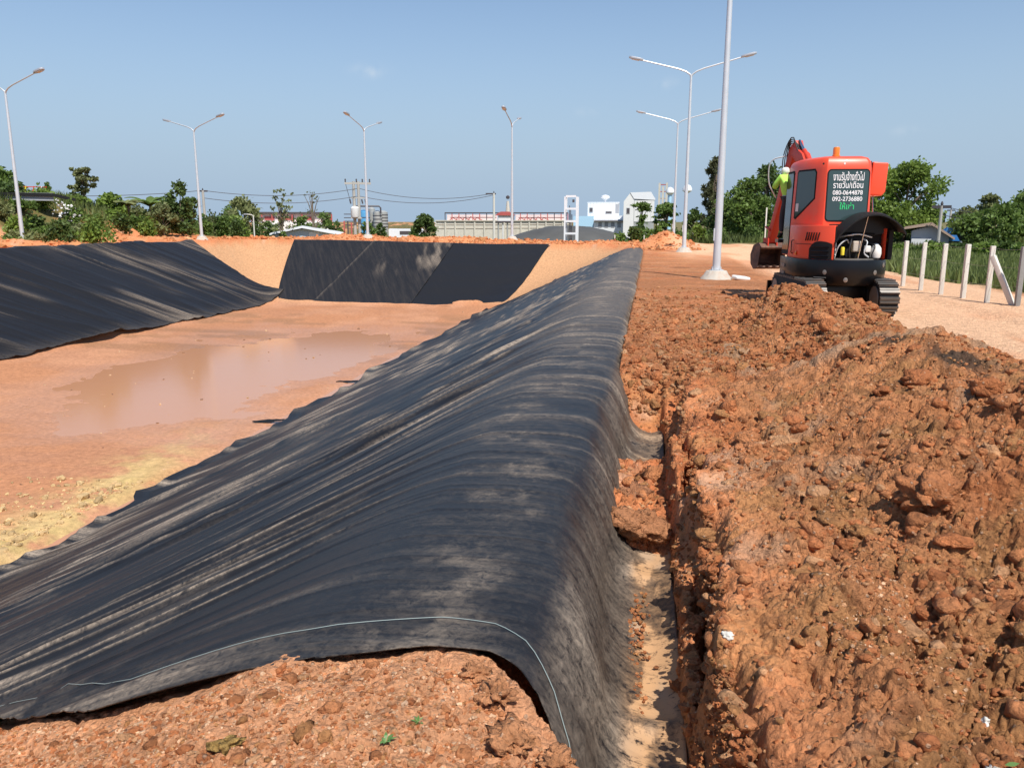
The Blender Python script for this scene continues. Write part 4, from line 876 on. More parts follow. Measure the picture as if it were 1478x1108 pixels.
    for (ang, z_) in ((238, 0.72), (262, 0.60), (300, 0.72), (318, 0.84)):
        a = R(ang); h_ = u(); h_.lathe((0, 0, 0), [(0.0, 0), (0.035, 0.0), (0.045, 0.008), (0.025, 0.012), (0.0, 0.012)], 12)
        o = h_.build('bolt_hole', M['steel'], cwt); o.matrix_local = Matrix.Translation(U @ Vector((1.0195 * math.cos(a), 1.0195 * math.sin(a), z_))) @ Matrix.Rotation(a + 0 + math.pi / 2, 4, 'Z').to_4x4() @ Matrix.Rotation(R(90), 4, 'X')
    t_ = u(); t_.box((-0.75, -0.80, 0.60), (-0.45, -0.79, 0.612)) if False else t_.tube([(1.025 * math.cos(R(a)), 1.025 * math.sin(R(a)), 0.63) for a in range(225, 243, 3)], 0.006, 5); t_.build('trim_strip', M['steel'], cwt)
    # side skirt below the cab, left
    sk = u(); sk.prism([(-0.97, -0.1), (-0.985, -0.1), (-0.985, 0.95), (-0.97, 0.95)], 0.58, 0.93); sk.build('side_skirt', blk, root, bevel=0.005)
    st_ = u(); st_.box((-1.0, 0.55, 0.60), (-0.96, 0.85, 0.66)); st_.box((-1.0, 0.55, 0.74), (-0.96, 0.85, 0.80)); st_.build('step', M['steel'], root)
    # --- red rear left body with louvres
    bodyp = [(0.955 * math.cos(R(a)), 0.955 * math.sin(R(a))) for a in range(180, 247, 6)] + [(-0.37, -0.86), (-0.37, -0.2), (-0.90, 0.40), (-0.955, 0.40)]
    bo = u(); bo.prism(bodyp, 0.925, 1.50); body = bo.build('rear_body', red, root, bevel=0.035, seg=3)
    for k in range(6):
        a = R(208 + k * 3.6); lv = u(); c_ = Vector((0.965 * math.cos(a), 0.965 * math.sin(a), 1.31)); d_ = Vector((-math.sin(a), math.cos(a), 0))
        lv.tube([c_ - d_ * 0.02 + Vector((0, 0, -0.07)), c_ + d_ * 0.02 + Vector((0, 0, 0.07))], 0.012, 6); lv.build('louvre', rub, body)
    gr = u(); A = [(R(a)) for a in np.linspace(214, 244, 9)]; top = [0.18, 0.25, 0.285, 0.30, 0.305, 0.30, 0.295, 0.28, 0.26]
    vs = [(0.968 * math.cos(a), 0.968 * math.sin(a), 0.93) for a in A] + [(0.972 * math.cos(a), 0.972 * math.sin(a), 0.93 + t) for a, t in zip(A, top)] 
    gr.add(vs, [(i, i + 1, 10 + i, 9 + i) for i in range(8)]); gm_ = gr.build('radiator_grille', rub, body)
    for k in range(3):
        ln = u(); ln.tube([(0.98 * math.cos(a), 0.98 * math.sin(a), 0.985 + 0.08 * k) for a in A[1:-1]], 0.011, 5); ln.build('grille_bar', M['black'], gm_)
    sp = u(); sp.prism([(-0.30, 0.925), (-0.30, 1.5), (-0.02, 1.50), (0.22, 1.22), (0.5, 1.02), (0.75, 0.93)], -0.965, -0.90, 'x') if False else sp.prism([(0.38, 0.93), (0.38, 1.5), (0.42, 1.25), (0.5, 0.93)], -0.955, -0.93, 'x'); sp.build('side_panel', red, root, bevel=0.01)
    for (za, zb) in ((1.18, 1.186),):
        sm_ = u(); sm_.tube([(0.962 * math.cos(R(a)), 0.962 * math.sin(R(a)), za) for a in range(182, 246, 4)], 0.004, 4); sm_.build('panel_gap', rub, body)
    sm_ = u(); sm_.box((-0.375, -0.88, 0.93), (-0.362, -0.84, 1.48)); sm_.build('panel_gap', rub, body)
    sr = u(); sr.box((-0.972, -0.16, 0.98), (-0.955, -0.08, 1.05)); sr.build('side_marker', M['orange'], root, bevel=0.008)
    hn = u(); hn.tube([(-0.96, 0.10, 1.0), (-1.0, 0.10, 1.02), (-1.0, 0.10, 1.22), (-0.96, 0.10, 1.24)], 0.012, 6); hn.build('grab_handle', blk, root)
    # --- engine bay (open box, rear right)
    eb = u(); eb.box((-0.36, -0.42, 0.925), (0.93, -0.38, 1.52)); eb.box((0.86, -0.62, 0.925), (0.95, -0.30, 1.42)); eb.box((-0.38, -0.80, 0.925), (-0.345, -0.42, 1.45)); bay = eb.build('engine_bay', rub, root)
    pr_ = u(); pr_.prism([(0.78, -0.50), (0.83, -0.56), (0.95, -0.24), (0.95, 0.3), (0.80, 0.3)], 0.925, 1.45); pr_.build('bay_pillar', red, root, bevel=0.015)
    am = u(); am.box((0.86, -0.545, 1.20), (0.92, -0.50, 1.29)); am.build('tail_lamp', M['yellow'], root, bevel=0.008)
    fl_ = u(); fl_.prism([(0.90 * a, 0.90 * c) for a, c in arc(1.0, 212, 328, 16)] + [(0.75, -0.38), (-0.36, -0.38)], 0.925, 0.945); fl_.build('bay_floor', M['steel'], root)
    hd_ = u(); hd_.box((-0.34, -0.44, 1.38), (0.84, -0.43, 1.5)); hd_.build('bay_header', M['red_shaded'], root)
    # engine block and fittings
    en = u(); en.box((-0.15, -0.60, 0.95), (0.55, -0.42, 1.22)); en.box((0.0, -0.62, 1.2), (0.42, -0.42, 1.32)); en.lathe((0.0, -0.66, 1.05), [(0.0, 0), (0.09, 0), (0.09, 0.05), (0, 0.05)], 14, 'y'); en.lathe((0.42, -0.67, 1.12), [(0.0, 0), (0.07, 0), (0.07, 0.05), (0, 0.05)], 12, 'y')
    en.tube([(-0.30, -0.5, 1.32), (0.1, -0.52, 1.36), (0.6, -0.5, 1.34)], 0.03, 8); en.build('engine_block', M['rubber'], root, bevel=0.012)
    w1 = u(); w1.box((0.05, -0.78, 1.06), (0.22, -0.64, 1.24)); w1.build('coolant_tank', M['concrete'], root, bevel=0.025, seg=3)
    w2 = u(); w2.box((0.32, -0.76, 1.05), (0.44, -0.66, 1.16)); w2.build('washer_tank', M['white'], root, bevel=0.02, seg=3)
    w3 = u(); w3.lathe((0.58, -0.66, 0.95), [(0.02, 0), (0.10, 0.01), (0.12, 0.08), (0.11, 0.17), (0.05, 0.24), (0.02, 0.25)], 12); w3.build('white_bottle', M['white'], root)
    yf = u(); yf.lathe((-0.16, -0.76, 1.0), [(0.01, 0), (0.04, 0.005), (0.042, 0.12), (0.03, 0.14), (0.01, 0.14)], 12); yf.build('yellow_filter', M['yellow'], root)
    for k, pts in enumerate((((-0.3, -0.7, 0.95), (-0.26, -0.78, 1.15), (-0.1, -0.76, 1.26), (0.0, -0.66, 1.2)), ((0.02, -0.72, 0.95), (-0.04, -0.82, 1.1), (0.0, -0.78, 1.25), (0.08, -0.6, 1.36)), ((0.28, -0.66, 1.28), (0.34, -0.78, 1.22), (0.28, -0.80, 1.05), (0.4, -0.76, 0.97)), ((0.48, -0.66, 1.2), (0.52, -0.76, 1.15), (0.46, -0.78, 1.02), (0.5, -0.7, 0.95)), ((-0.2, -0.55, 1.3), (-0.05, -0.7, 1.33), (0.2, -0.68, 1.35), (0.5, -0.6, 1.3)))):
        h_ = u(); h_.tube(smooth_poly(pts, 14).tolist(), 0.014, 7); h_.build('hose', M['hose'] if k % 2 else M['galv'], root)
    bt = u(); bt.box((-0.33, -0.74, 1.0), (-0.29, -0.68, 1.25)); bt.build('white_bracket', M['white'], root)
    # raised engine cover: arched skirt plus its plate, and the stay
    N = 20; top_ = []
    for k in range(N + 1):
        t = k / N; x_ = -0.40 + 1.50 * t; z_ = 1.24 + 0.17 * t + 0.40 * math.sin(math.pi * min(1, t * 1.0) ** 0.92) ** 0.75; top_.append((x_, z_))
    cv = u(); vs = []
    for (yo, sc_, dz) in ((-0.47, 1.0, 0.0), (-0.72, 1.0, -0.005), (-0.90, 0.99, -0.04), (-0.90, 0.97, -0.065), (-0.72, 0.975, -0.03), (-0.50, 0.975, -0.025)):
        vs += [(0.35 + (a - 0.35) * sc_, yo - (0.10 * (1 - ((a - 0.35) / 0.75) ** 2) if yo < -0.6 else 0), c + dz) for a, c in top_]
    n = N + 1; fs = []
    for i in range(6):
        j = (i + 1) % 6
        for q in range(N): fs.append((i * n + q, i * n + q + 1, j * n + q + 1, j * n + q))
    fs += [tuple(i * n for i in range(6)), tuple(i * n + N for i in range(6))]
    cv.add(vs, fs); cov = cv.build('engine_cover', rub, root)
    pl_ = u(); pl_.prism([(a, c - 0.015) for a, c in top_] , -0.50, -0.475, 'y'); pl_.build('cover_plate', blk, cov)
    sy = u(); sy.tube([(0.16, -0.80, 0.95), (0.22, -0.84, 1.35), (0.28, -0.86, 1.66)], 0.013, 7); sy.build('cover_stay', M['chrome'], root)
    # --- cab
    cab = u(); plan = [(-0.93, 0.42), (-0.61, -0.30), (-0.50, -0.41), (0.44, -0.41), (0.52, -0.34), (0.54, -0.2), (0.54, 1.0), (0.46, 1.12), (-0.85, 1.12), (-0.93, 1.0)]
    lev = [(0.95, 1.0, 1.0), (1.5, 1.0, 1.0), (2.45, 0.955, 0.97), (2.56, 0.93, 0.95), (2.63, 0.86, 0.88), (2.66, 0.72, 0.76)]
    n = len(plan); vs = []
    for z_, sx, sy_ in lev: vs += [(-0.2 + (a + 0.2) * sx, 0.35 + (c - 0.35) * sy_, z_) for a, c in plan]
    fs = [(i * n + j, i * n + (j + 1) % n, (i + 1) * n + (j + 1) % n, (i + 1) * n + j) for i in range(len(lev) - 1) for j in range(n)] + [tuple(range(n))[::-1], tuple(range((len(lev) - 1) * n, len(lev) * n))]
    cab.add(vs, fs); cb = cab.build('cab', red, root, bevel=0.012)
    # rear window, gasket then glass (the wall leans forward slightly)
    def yr(z_): return -0.41 + (0.35 + 0.41) * 0.03 * max(0, (z_ - 1.5)) / 0.95
    def rounded(x0, x1, z0, z1, r_, n_=5):
        P = []
        for (cx_, cz_, a0) in ((x1 - r_, z0 + r_, -90), (x1 - r_, z1 - r_, 0), (x0 + r_, z1 - r_, 90), (x0 + r_, z0 + r_, 180)):
            for k in range(n_ + 1): a = R(a0 + 90 * k / n_); P.append((cx_ + r_ * math.cos(a), cz_ + r_ * math.sin(a)))
        return P
    def rear(poly, off, name, mt, parent, th=0.006):
        w = u(); k = len(poly); w.add([(a, yr(c) - off, c) for a, c in poly] + [(a, yr(c) - off + th, c) for a, c in poly], [tuple(range(k)), tuple(range(k, 2 * k))[::-1]] + [(i, (i + 1) % k, k + (i + 1) % k, k + i) for i in range(k)])
        return w.build(name, mt, parent)
    gk = rear(rounded(-0.475, 0.435, 1.56, 2.44, 0.08), 0.006, 'rear_window', rub, cb)
    rear(rounded(-0.45, 0.41, 1.585, 2.415, 0.06), 0.012, 'glass', M['glass'], gk)
    # side windows on the left
    def sx_(z_): return -0.93 + 0.73 * 0.045 * max(0, z_ - 1.5) / 0.95
    def side(poly, off, name, mt, parent, th=0.006):
        w = u(); k = len(poly); w.add([(sx_(c) - off, a, c) for a, c in poly] + [(sx_(c) - off + th, a, c) for a, c in poly], [tuple(range(k)), tuple(range(k, 2 * k))[::-1]] + [(i, (i + 1) % k, k + (i + 1) % k, k + i) for i in range(k)])
        return w.build(name, mt, parent)
    # the rear quarter window sits on the slanting corner
    A_, B_ = Vector((-0.61, -0.30)), Vector((-0.93, 0.42)); dirn = (B_ - A_).normalized(); nrm_ = Vector((-dirn.y, dirn.x)) * (1 if -dirn.y < 0 else -1)
    def quarter(poly, off, name, mt, parent, th=0.008):
        w = u(); P = []
        for o_ in (off, off - th):
            for (t, z_) in poly:
                k_ = 0.045 * max(0, z_ - 1.5) / 0.95; q_ = A_ + dirn * t + nrm_ * o_; P.append((-0.2 + (q_.x + 0.2) * (1 - k_), 0.35 + (q_.y - 0.35) * (1 - k_ * 0.67), z_))
        k = len(poly); w.add(P, [tuple(range(k)), tuple(range(k, 2 * k))[::-1]] + [(i, (i + 1) % k, k + (i + 1) % k, k + i) for i in range(k)]); return w.build(name, mt, parent)
    q1 = quarter([(0.10, 1.95), (0.10, 2.40), (0.16, 2.46), (0.70, 2.46), (0.735, 2.42), (0.735, 1.62), (0.68, 1.60)], 0.007, 'quarter_window', rub, cb)
    quarter([(0.13, 1.965), (0.13, 2.385), (0.175, 2.43), (0.685, 2.43), (0.705, 2.40), (0.705, 1.66), (0.67, 1.64)], 0.013, 'glass', M['glass'], q1)
    quarter([(0.60, 1.74), (0.60, 1.88), (0.69, 1.88), (0.69, 1.74)], 0.017, 'sticker', M['white'], cb, 0.002)
    dr = side([(0.50, 0.97), (0.50, 2.42), (0.54, 2.46), (0.98, 2.46), (1.02, 2.40), (1.03, 0.97)], 0.014, 'door', rub, cb, 0.012)
    side([(0.54, 1.05), (0.54, 2.38), (0.58, 2.42), (0.94, 2.42), (0.98, 2.36), (0.99, 1.05)], 0.019, 'glass', M['glass_dark'], dr)
    fw = u(); fw.box((-0.82, 1.118, 1.0), (0.42, 1.132, 2.45)); fw.build('windscreen', M['glass_dark'], cb)
    pt = u(); pt.lathe((-0.22, -0.10, 2.655), [(0.085, 0), (0.085, 0.03), (0.07, 0.035), (0.072, 0.14), (0.06, 0.165), (0.0, 0.17)], 14); pt.build('beacon', M['orange'], cb)
    wl = u(); wl.lathe((-0.12, -0.385, 2.53), [(0.0, 0), (0.02, 0), (0.02, 0.02), (0, 0.02)], 10, 'y'); wl.build('work_light', M['white'], cb)
    ph = u(); ph.lathe((-0.57, -0.385, 2.53), [(0.0, 0), (0.018, 0), (0.018, 0.02), (0, 0.02)], 10, 'y'); ph.build('bolt_hole', rub, cb)
    # red raised side cover, right of the cab
    rc = u(); rc.prism([(0.60, 2.02), (0.63, 2.58), (0.97, 2.56), (0.95, 2.07), (0.88, 2.0)], -0.02, 0.50, 'y'); rc.build('raised_side_cover', red, root, bevel=0.025, seg=3)
    rb = u(); rb.box((0.55, -0.01, 2.0), (0.605, 0.45, 2.59)); rb.build('cover_inner', rub, root)
    rs = u(); rs.tube([(0.8, 0.3, 2.05), (0.85, 0.2, 1.35)], 0.012, 6); rs.build('cover_stay', M['chrome'], root)
    rh = u(); rh.prism([(0.55, -0.30), (0.95, -0.30), (0.97, 0.75), (0.6, 1.02), (0.55, 1.05)], 0.93, 1.36); rh.build('right_body', red, root, bevel=0.04, seg=3)
    # --- lettering on the rear window
    def text(s_, cx_, z0, hgt, wid, mt, bold=0.0):
        cu = bpy.data.curves.new('lettering', 'FONT'); cu.body = s_; cu.align_x = 'LEFT'; cu.extrude = 0.0; cu.offset = bold
        to = bpy.data.objects.new('lettering', cu); C.objects.link(to); bpy.context.view_layer.update()
        me = bpy.data.meshes.new_from_object(to.evaluated_get(bpy.context.evaluated_depsgraph_get())); bpy.data.objects.remove(to)
        if not len(me.vertices): return
        P = np.array([v.co[:] for v in me.vertices]); mn, mx_ = P.min(0), P.max(0)
        for v in me.vertices:
            a = (v.co.x - mn[0]) / (mx_[0] - mn[0]); c = (v.co.y - mn[1]) / (mx_[1] - mn[1]); z_ = z0 + c * hgt
            v.co = U @ Vector((cx_ - wid / 2 + a * wid, yr(z_) - 0.0155, z_))
        me.materials.clear(); me.materials.append(mt); o = bpy.data.objects.new('lettering', me); C.objects.link(o); o.parent = gk; return o
    text('งานรับจ้างทั่วไป', -0.02, 2.245, 0.155, 0.66, M['sign_white'], 0.010)
    text('รายวัน/เดือน', -0.02, 2.12, 0.115, 0.64, M['sign_white'], 0.010)
    text('080-0644878', -0.02, 2.01, 0.075, 0.64, M['sign_white'], 0.012)
    text('092-2736880', -0.02, 1.905, 0.075, 0.64, M['sign_white'], 0.012)
    text('ให้เช่า', -0.02, 1.765, 0.12, 0.31, M['sign_green'], 0.010)
    ub = lambda: MB(UB)
    # --- boom, arm, bucket in the slewed centre plane
    sb = ub(); sb.box((-0.16, 0.95, 0.62), (0.20, 1.30, 1.02)); sb.build('swing_bracket', M['red_shaded'], root, bevel=0.02)
    def beam(P, w, name, mt):
        """box-section beam along P = [(y, z, depth)]"""
        m_ = ub(); vs = []; k = len(P)
        for i, (y_, z_, d_) in enumerate(P):
            a = P[max(0, i - 1)]; c = P[min(k - 1, i + 1)]; t = Vector((0, c[0] - a[0], c[1] - a[1])).normalized(); nn = Vector((0, -t.z, t.y))
            c0 = Vector((0.0, y_, z_)); vs += [c0 + nn * d_ / 2 + Vector((-w / 2, 0, 0)), c0 + nn * d_ / 2 + Vector((w / 2, 0, 0)), c0 - nn * d_ / 2 + Vector((w / 2, 0, 0)), c0 - nn * d_ / 2 + Vector((-w / 2, 0, 0))]
        fs = [(i * 4 + j, i * 4 + (j + 1) % 4, i * 4 + 4 + (j + 1) % 4, i * 4 + 4 + j) for i in range(k - 1) for j in range(4)] + [(3, 2, 1, 0), (4 * k - 4, 4 * k - 3, 4 * k - 2, 4 * k - 1)]
        return m_.add(vs, fs).build(name, mt, root, bevel=0.012)
    beam([(1.15, 0.85, 0.24), (1.15, 1.6, 0.30), (1.28, 2.25, 0.32), (1.75, 2.75, 0.26), (2.25, 2.98, 0.18)], 0.19, 'boom', M['red_shaded'])
    beam([(2.00, 3.06, 0.16), (2.22, 2.92, 0.26), (2.55, 2.3, 0.24), (3.2, 1.15, 0.15)], 0.17, 'arm', M['red_shaded'])
    def cyl(p, q, name, r1=0.045, fr=0.6):
        p, q = Vector(p), Vector(q); m_ = p.lerp(q, fr); c_ = ub(); c_.tube([p, m_], r1, 10); o = c_.build(name, M['red_shaded'], root); d_ = ub(); d_.tube([m_, q], r1 * 0.55, 8); d_.build('piston_rod', M['chrome'], o)
    cyl((0.16, 1.2, 0.8), (0.16, 1.5, 2.2), 'boom_cylinder'); cyl((0, 1.35, 2.6), (0, 2.02, 3.12), 'arm_cylinder'); cyl((0, 2.50, 2.62), (0, 3.22, 1.50), 'bucket_cylinder')
    lk = ub(); lk.tube([(-0.1, 3.05, 1.38), (-0.1, 3.3, 1.45)], 0.02, 6); lk.tube([(0.1, 3.05, 1.38), (0.1, 3.3, 1.45)], 0.02, 6); lk.tube([(0, 3.3, 1.45), (0, 3.38, 1.10)], 0.03, 6); lk.build('bucket_link', M['red_shaded'], root)
    for k in range(4):
        x_ = -0.06 + 0.04 * k; h_ = ub(); h_.tube(smooth_poly([(x_, 1.5, 2.5), (x_ - 0.03, 1.9, 2.95), (x_ - 0.04 * k - 0.05, 2.15, 3.2 - 0.04 * k), (x_ - 0.10, 2.42, 2.85), (x_ * 1.4, 2.6, 2.2)], 22).tolist(), 0.012, 6); h_.build('hydraulic_hose', M['hose'], root)
    l2 = ub(); l2.tube(smooth_poly([(-0.14, 2.3, 2.85), (-0.42, 2.45, 2.75), (-0.40, 2.55, 2.35), (-0.16, 2.7, 2.05)], 16).tolist(), 0.014, 6); l2.build('hydraulic_hose', M['galv'], root)
    # bucket, curled with its mouth towards the machine
    bw = 0.31; bk = ub(); pr2 = [(3.02, 1.02), (3.20, 1.12), (3.46, 1.06), (3.62, 0.86), (3.58, 0.66), (3.40, 0.55), (3.14, 0.60)]
    th = 0.025; inn = [(3.06, 0.985), (3.20, 1.08), (3.44, 1.025), (3.585, 0.85), (3.55, 0.68), (3.39, 0.58), (3.15, 0.63)]
    k = len(pr2); vs = [(-bw, a, c) for a, c in pr2] + [(bw, a, c) for a, c in pr2] + [(-bw + 0.02, a, c) for a, c in inn] + [(bw - 0.02, a, c) for a, c in inn]
    fs = []
    for i in range(k - 1): fs += [(i, i + 1, k + i + 1, k + i), (2*k + i, 3*k + i, 3*k + i + 1, 2*k + i + 1)]
    fs += [(0, k, 3*k, 2*k), (k - 1, 2*k - 1, 4*k - 1, 3*k - 1)]
    fs += [tuple(range(k)), tuple(range(k, 2*k))[::-1], tuple(range(2*k, 3*k))[::-1], tuple(range(3*k, 4*k))]
    bk.add(vs, fs); bko = bk.build('bucket', M['bucket'], root)
    for j in range(4):
        x_ = -bw + 0.06 + j * (2 * bw - 0.12) / 3; tt = ub(); tt.prism([(x_ - 0.035, 3.18), (x_ + 0.035, 3.18), (x_ + 0.018, 3.0), (x_ - 0.018, 3.0)], 0.60, 0.64); tt.build('bucket_tooth', M['bucket'], bko)
    ear = ub(); ear.box((-0.12, 3.08, 1.05), (-0.09, 3.36, 1.22)); ear.box((0.09, 3.08, 1.05), (0.12, 3.36, 1.22)); ear.build('bucket_ear', M['red_shaded'], bko)
    return root, UB, (cx, cy, base)
ex_root, UX_M, ex_loc = excavator()
# chain hanging from the boom tip, and the reflective vest hung on it
def ex_pt(x, y, z): return Vector(ex_loc) + UX_M @ Vector((x, y, z))
ch = empty('orange_chain', ex_pt(0.12, 1.75, 1.0), 'rusty orange chain hanging from the boom beside the cab windscreen', 'chain')
lk = MB().tube([(0.028 * math.cos(a), 0, 0.045 * math.sin(a)) for a in np.linspace(0, 2 * math.pi, 11)], 0.009, 5).build('chain_link', M['chain'], ch)
for strand, x_ in ((0, -0.05), (1, 0.07)):
    for k in range(20 if strand == 0 else 18):
        o = lk if (strand == 0 and k == 0) else lk.copy()
        if o is not lk: C.objects.link(o); o.parent = ch
        o.location = (x_ + 0.02 * math.sin(k * 0.4), 0.0, 1.45 - k * 0.072); o.rotation_euler = (0, 0.05, (k % 2) * math.pi / 2 + 0.3)
# ================================================================== WORKER
def worker():
    M['skin'] = mat('skin', (0.36, 0.20, 0.13), 0.6); M['trousers'] = mat('dark trousers', (0.035, 0.04, 0.05), 0.9, var=0.2); M['hood'] = mat('white head cloth', (0.75, 0.77, 0.68), 0.85)
    base = 1.17; o = empty('person', (2.60, 16.0, gz(2.52, 16.0) + base), 'worker in a lime reflective shirt and pale head cloth reaching up to the excavator boom', 'person')
    def skinned(name, verts, edges, radii, mt, lv=2, root=0):
        me = bpy.data.meshes.new(name); me.from_pydata(verts, edges, []); me.materials.append(mt); ob = bpy.data.objects.new(name, me); C.objects.link(ob)
        ob.modifiers.new('s', 'SKIN'); sv = me.skin_vertices[0].data
        for i, r_ in enumerate(radii): sv[i].radius = (r_, r_ * 0.9) if not isinstance(r_, tuple) else r_
        sv[root].use_root = True; sb_ = ob.modifiers.new('d', 'SUBSURF'); sb_.levels = lv; sb_.render_levels = lv
        bpy.context.view_layer.update(); m2 = bpy.data.meshes.new_from_object(ob.evaluated_get(bpy.context.evaluated_depsgraph_get())); bpy.data.objects.remove(ob)
        m2.polygons.foreach_set('use_smooth', [True] * len(m2.polygons)); m2.materials.clear(); m2.materials.append(mt)
        ob = bpy.data.objects.new(name, m2); C.objects.link(ob); ob.parent = o; return ob
    # joints: facing the boom (to the left and away), leaning forward, both arms raised to it
    pel = (0, 0, 0.88); wst = (-0.03, 0.03, 1.02); chs = (-0.08, 0.09, 1.25); nk = (-0.11, 0.13, 1.43); hd = (-0.13, 0.16, 1.55)
    sh = [(-0.25, 0.02, 1.37), (0.06, 0.20, 1.37)]; el = [(-0.36, 0.12, 1.16), (0.08, 0.46, 1.30)]; wr = [(-0.24, 0.34, 1.22), (0.02, 0.66, 1.42)]; hn = [(-0.20, 0.41, 1.25), (0.0, 0.74, 1.47)]
    hp = [(-0.10, -0.03, 0.85), (0.10, 0.03, 0.85)]; kn = [(-0.15, 0.09, 0.48), (0.13, 0.08, 0.48)]; an = [(-0.15, 0.02, 0.09), (0.13, -0.02, 0.09)]; tt = [(-0.19, 0.16, 0.03), (0.12, 0.13, 0.03)]
    V_ = [pel, wst, chs, nk, hd] + sh + el + wr + hn + hp + kn + an + tt
    E_ = [(0, 1), (1, 2), (2, 3), (3, 4), (2, 5), (2, 6), (5, 7), (6, 8), (7, 9), (8, 10), (9, 11), (10, 12), (0, 13), (0, 14), (13, 15), (14, 16), (15, 17), (16, 18), (17, 19), (18, 20)]
    R_ = [0.13, 0.12, 0.14, 0.055, 0.085, 0.06, 0.06, 0.042, 0.042, 0.028, 0.028, 0.032, 0.032, 0.085, 0.085, 0.055, 0.055, 0.038, 0.038, 0.035, 0.035]
    body = skinned('body', V_, E_, R_, M['skin'])
    for s_i in (0, 1):
        b0 = Vector(hn[s_i]); d0 = (b0 - Vector(wr[s_i])).normalized(); sd_ = d0.cross(Vector((0, 0, 1))).normalized()
        for f_ in range(4):
            q0 = b0 + sd_ * (0.012 - 0.016 * (f_ - 1)); L_ = (0.07, 0.08, 0.075, 0.06)[f_]; skinned('finger', [q0 - d0 * 0.02, q0 + d0 * L_ * 0.5, q0 + d0 * L_ * 0.8 - Vector((0, 0, 0.03))], [(0, 1), (1, 2)], [0.009, 0.009, 0.007], M['skin'], 1)
        q0 = b0 - d0 * 0.03 + sd_ * 0.03; skinned('thumb', [q0, q0 + sd_ * 0.03 + d0 * 0.03, q0 + sd_ * 0.03 + d0 * 0.06], [(0, 1), (1, 2)], [0.011, 0.010, 0.008], M['skin'], 1)
    MB().lathe(Vector(hd) + Vector((-0.05, 0.085, 0.0)), [(0.0, -0.02), (0.014, -0.01), (0.008, 0.03), (0, 0.035)], 6).build('nose', M['skin'], o)
    skinned('shirt', [(0, 0, 0.86), wst, chs, (-0.11, 0.12, 1.39)] + sh + el + [tuple(Vector(e).lerp(Vector(w_), 0.75)) for e, w_ in zip(el, wr)], [(0, 1), (1, 2), (2, 3), (2, 4), (2, 5), (4, 6), (5, 7), (6, 8), (7, 9)], [0.175, 0.165, 0.175, 0.085, 0.09, 0.09, 0.07, 0.07, 0.052, 0.052], M['hivis'])
    skinned('trousers', [(0, 0, 0.90)] + hp + kn + [(-0.15, 0.03, 0.14), (0.13, -0.01, 0.14)], [(0, 1), (0, 2), (1, 3), (2, 4), (3, 5), (4, 6)], [0.15, 0.105, 0.105, 0.075, 0.075, 0.062, 0.062], M['trousers'])
    for s_i in (0, 1): skinned('boot', [tuple(Vector(an[s_i]) + Vector((0, 0, 0.06))), an[s_i], tt[s_i]], [(0, 1), (1, 2)], [0.055, 0.052, 0.048], M['rubber'], 1)
    skinned('head_cloth', [nk, tuple(Vector(hd) + Vector((0.0, -0.015, -0.02))), tuple(Vector(hd) + Vector((0, 0, 0.06)))], [(0, 1), (1, 2)], [0.085, 0.115, 0.085], M['hood'])
    for zc, rr in ((0.93, 0.172), (1.03, 0.166)):
        ring = [((-0.03 if zc > 1 else -0.01) + rr * math.cos(a), 0.025 + rr * 0.92 * math.sin(a), zc) for a in np.linspace(0, 2 * math.pi, 25)]; b_ = MB(); n = 25
        b_.add(ring + [(p[0], p[1], p[2] + 0.05) for p in ring], [(i, i + 1, n + i + 1, n + i) for i in range(24)]); b_.build('reflective_band', M['hivis_band'], o)
    return o
worker().scale = (0.82, 0.82, 0.82)
st_ = MB(); zq = gz(2.52, 16.0) - ex_loc[2]; px_, py_ = 2.60 - ex_loc[0], 16.0 - ex_loc[1]; st_.box((px_ - 0.2, py_ - 0.16, zq + 1.10), (px_ + 0.30, py_ + 0.2, zq + 1.165)); st_.box((px_ + 0.02, py_ - 0.05, zq + 0.45), (px_ + 0.2, py_ + 0.1, zq + 1.1)); st_.build('boom_step', M['black'], ex_root)

# ================================================================== BACKGROUND
# sites are laid out by bearing (given as the photograph column it is seen in) and real distance
def site(col, D):
    b_ = math.atan((col - 739) / 1173.5) - YAW; return D * math.sin(b_), D * math.cos(b_)
def zr(row, D, col=739):
    """height of a point seen at image row `row`, D metres away"""
    a, b_ = (col - 739) / 1150.0, (554 - row) / 1150.0; f = math.cos(PITCH) + b_ * math.sin(PITCH); return EYE + D * (b_ * math.cos(PITCH) - math.sin(PITCH)) / math.hypot(f, a)
def wpx(px, D): return px * D / 1173.5
leafmats = {}
def leaf_mat(name, col):
    m = bpy.data.materials.new(name); m.use_nodes = True; nt = m.node_tree; L = nt.links.new; b = nt.nodes['Principled BSDF']
    at = nt.nodes.new('ShaderNodeAttribute'); at.attribute_name = 'tone'
    mx = nt.nodes.new('ShaderNodeMix'); mx.data_type = 'RGBA'; L(at.outputs['Fac'], mx.inputs[0])
    mx.inputs[6].default_value = (*[c * 0.55 for c in col], 1); mx.inputs[7].default_value = (*[min(1, c * 1.6) for c in (col[0] * 1.15, col[1], col[2] * 0.8)], 1)
    L(mx.outputs[2], b.inputs['Base Color']); b.inputs['Roughness'].default_value = 0.55; b.inputs['Specular IOR Level'].default_value = 0.35
    tr = nt.nodes.new('ShaderNodeBsdfTranslucent'); L(mx.outputs[2], tr.inputs[0]); ms = nt.nodes.new('ShaderNodeMixShader'); ms.inputs[0].default_value = 0.35
    L(b.outputs[0], ms.inputs[1]); L(tr.outputs[0], ms.inputs[2]); L(ms.outputs[0], nt.nodes['Material Output'].inputs[0]); return m
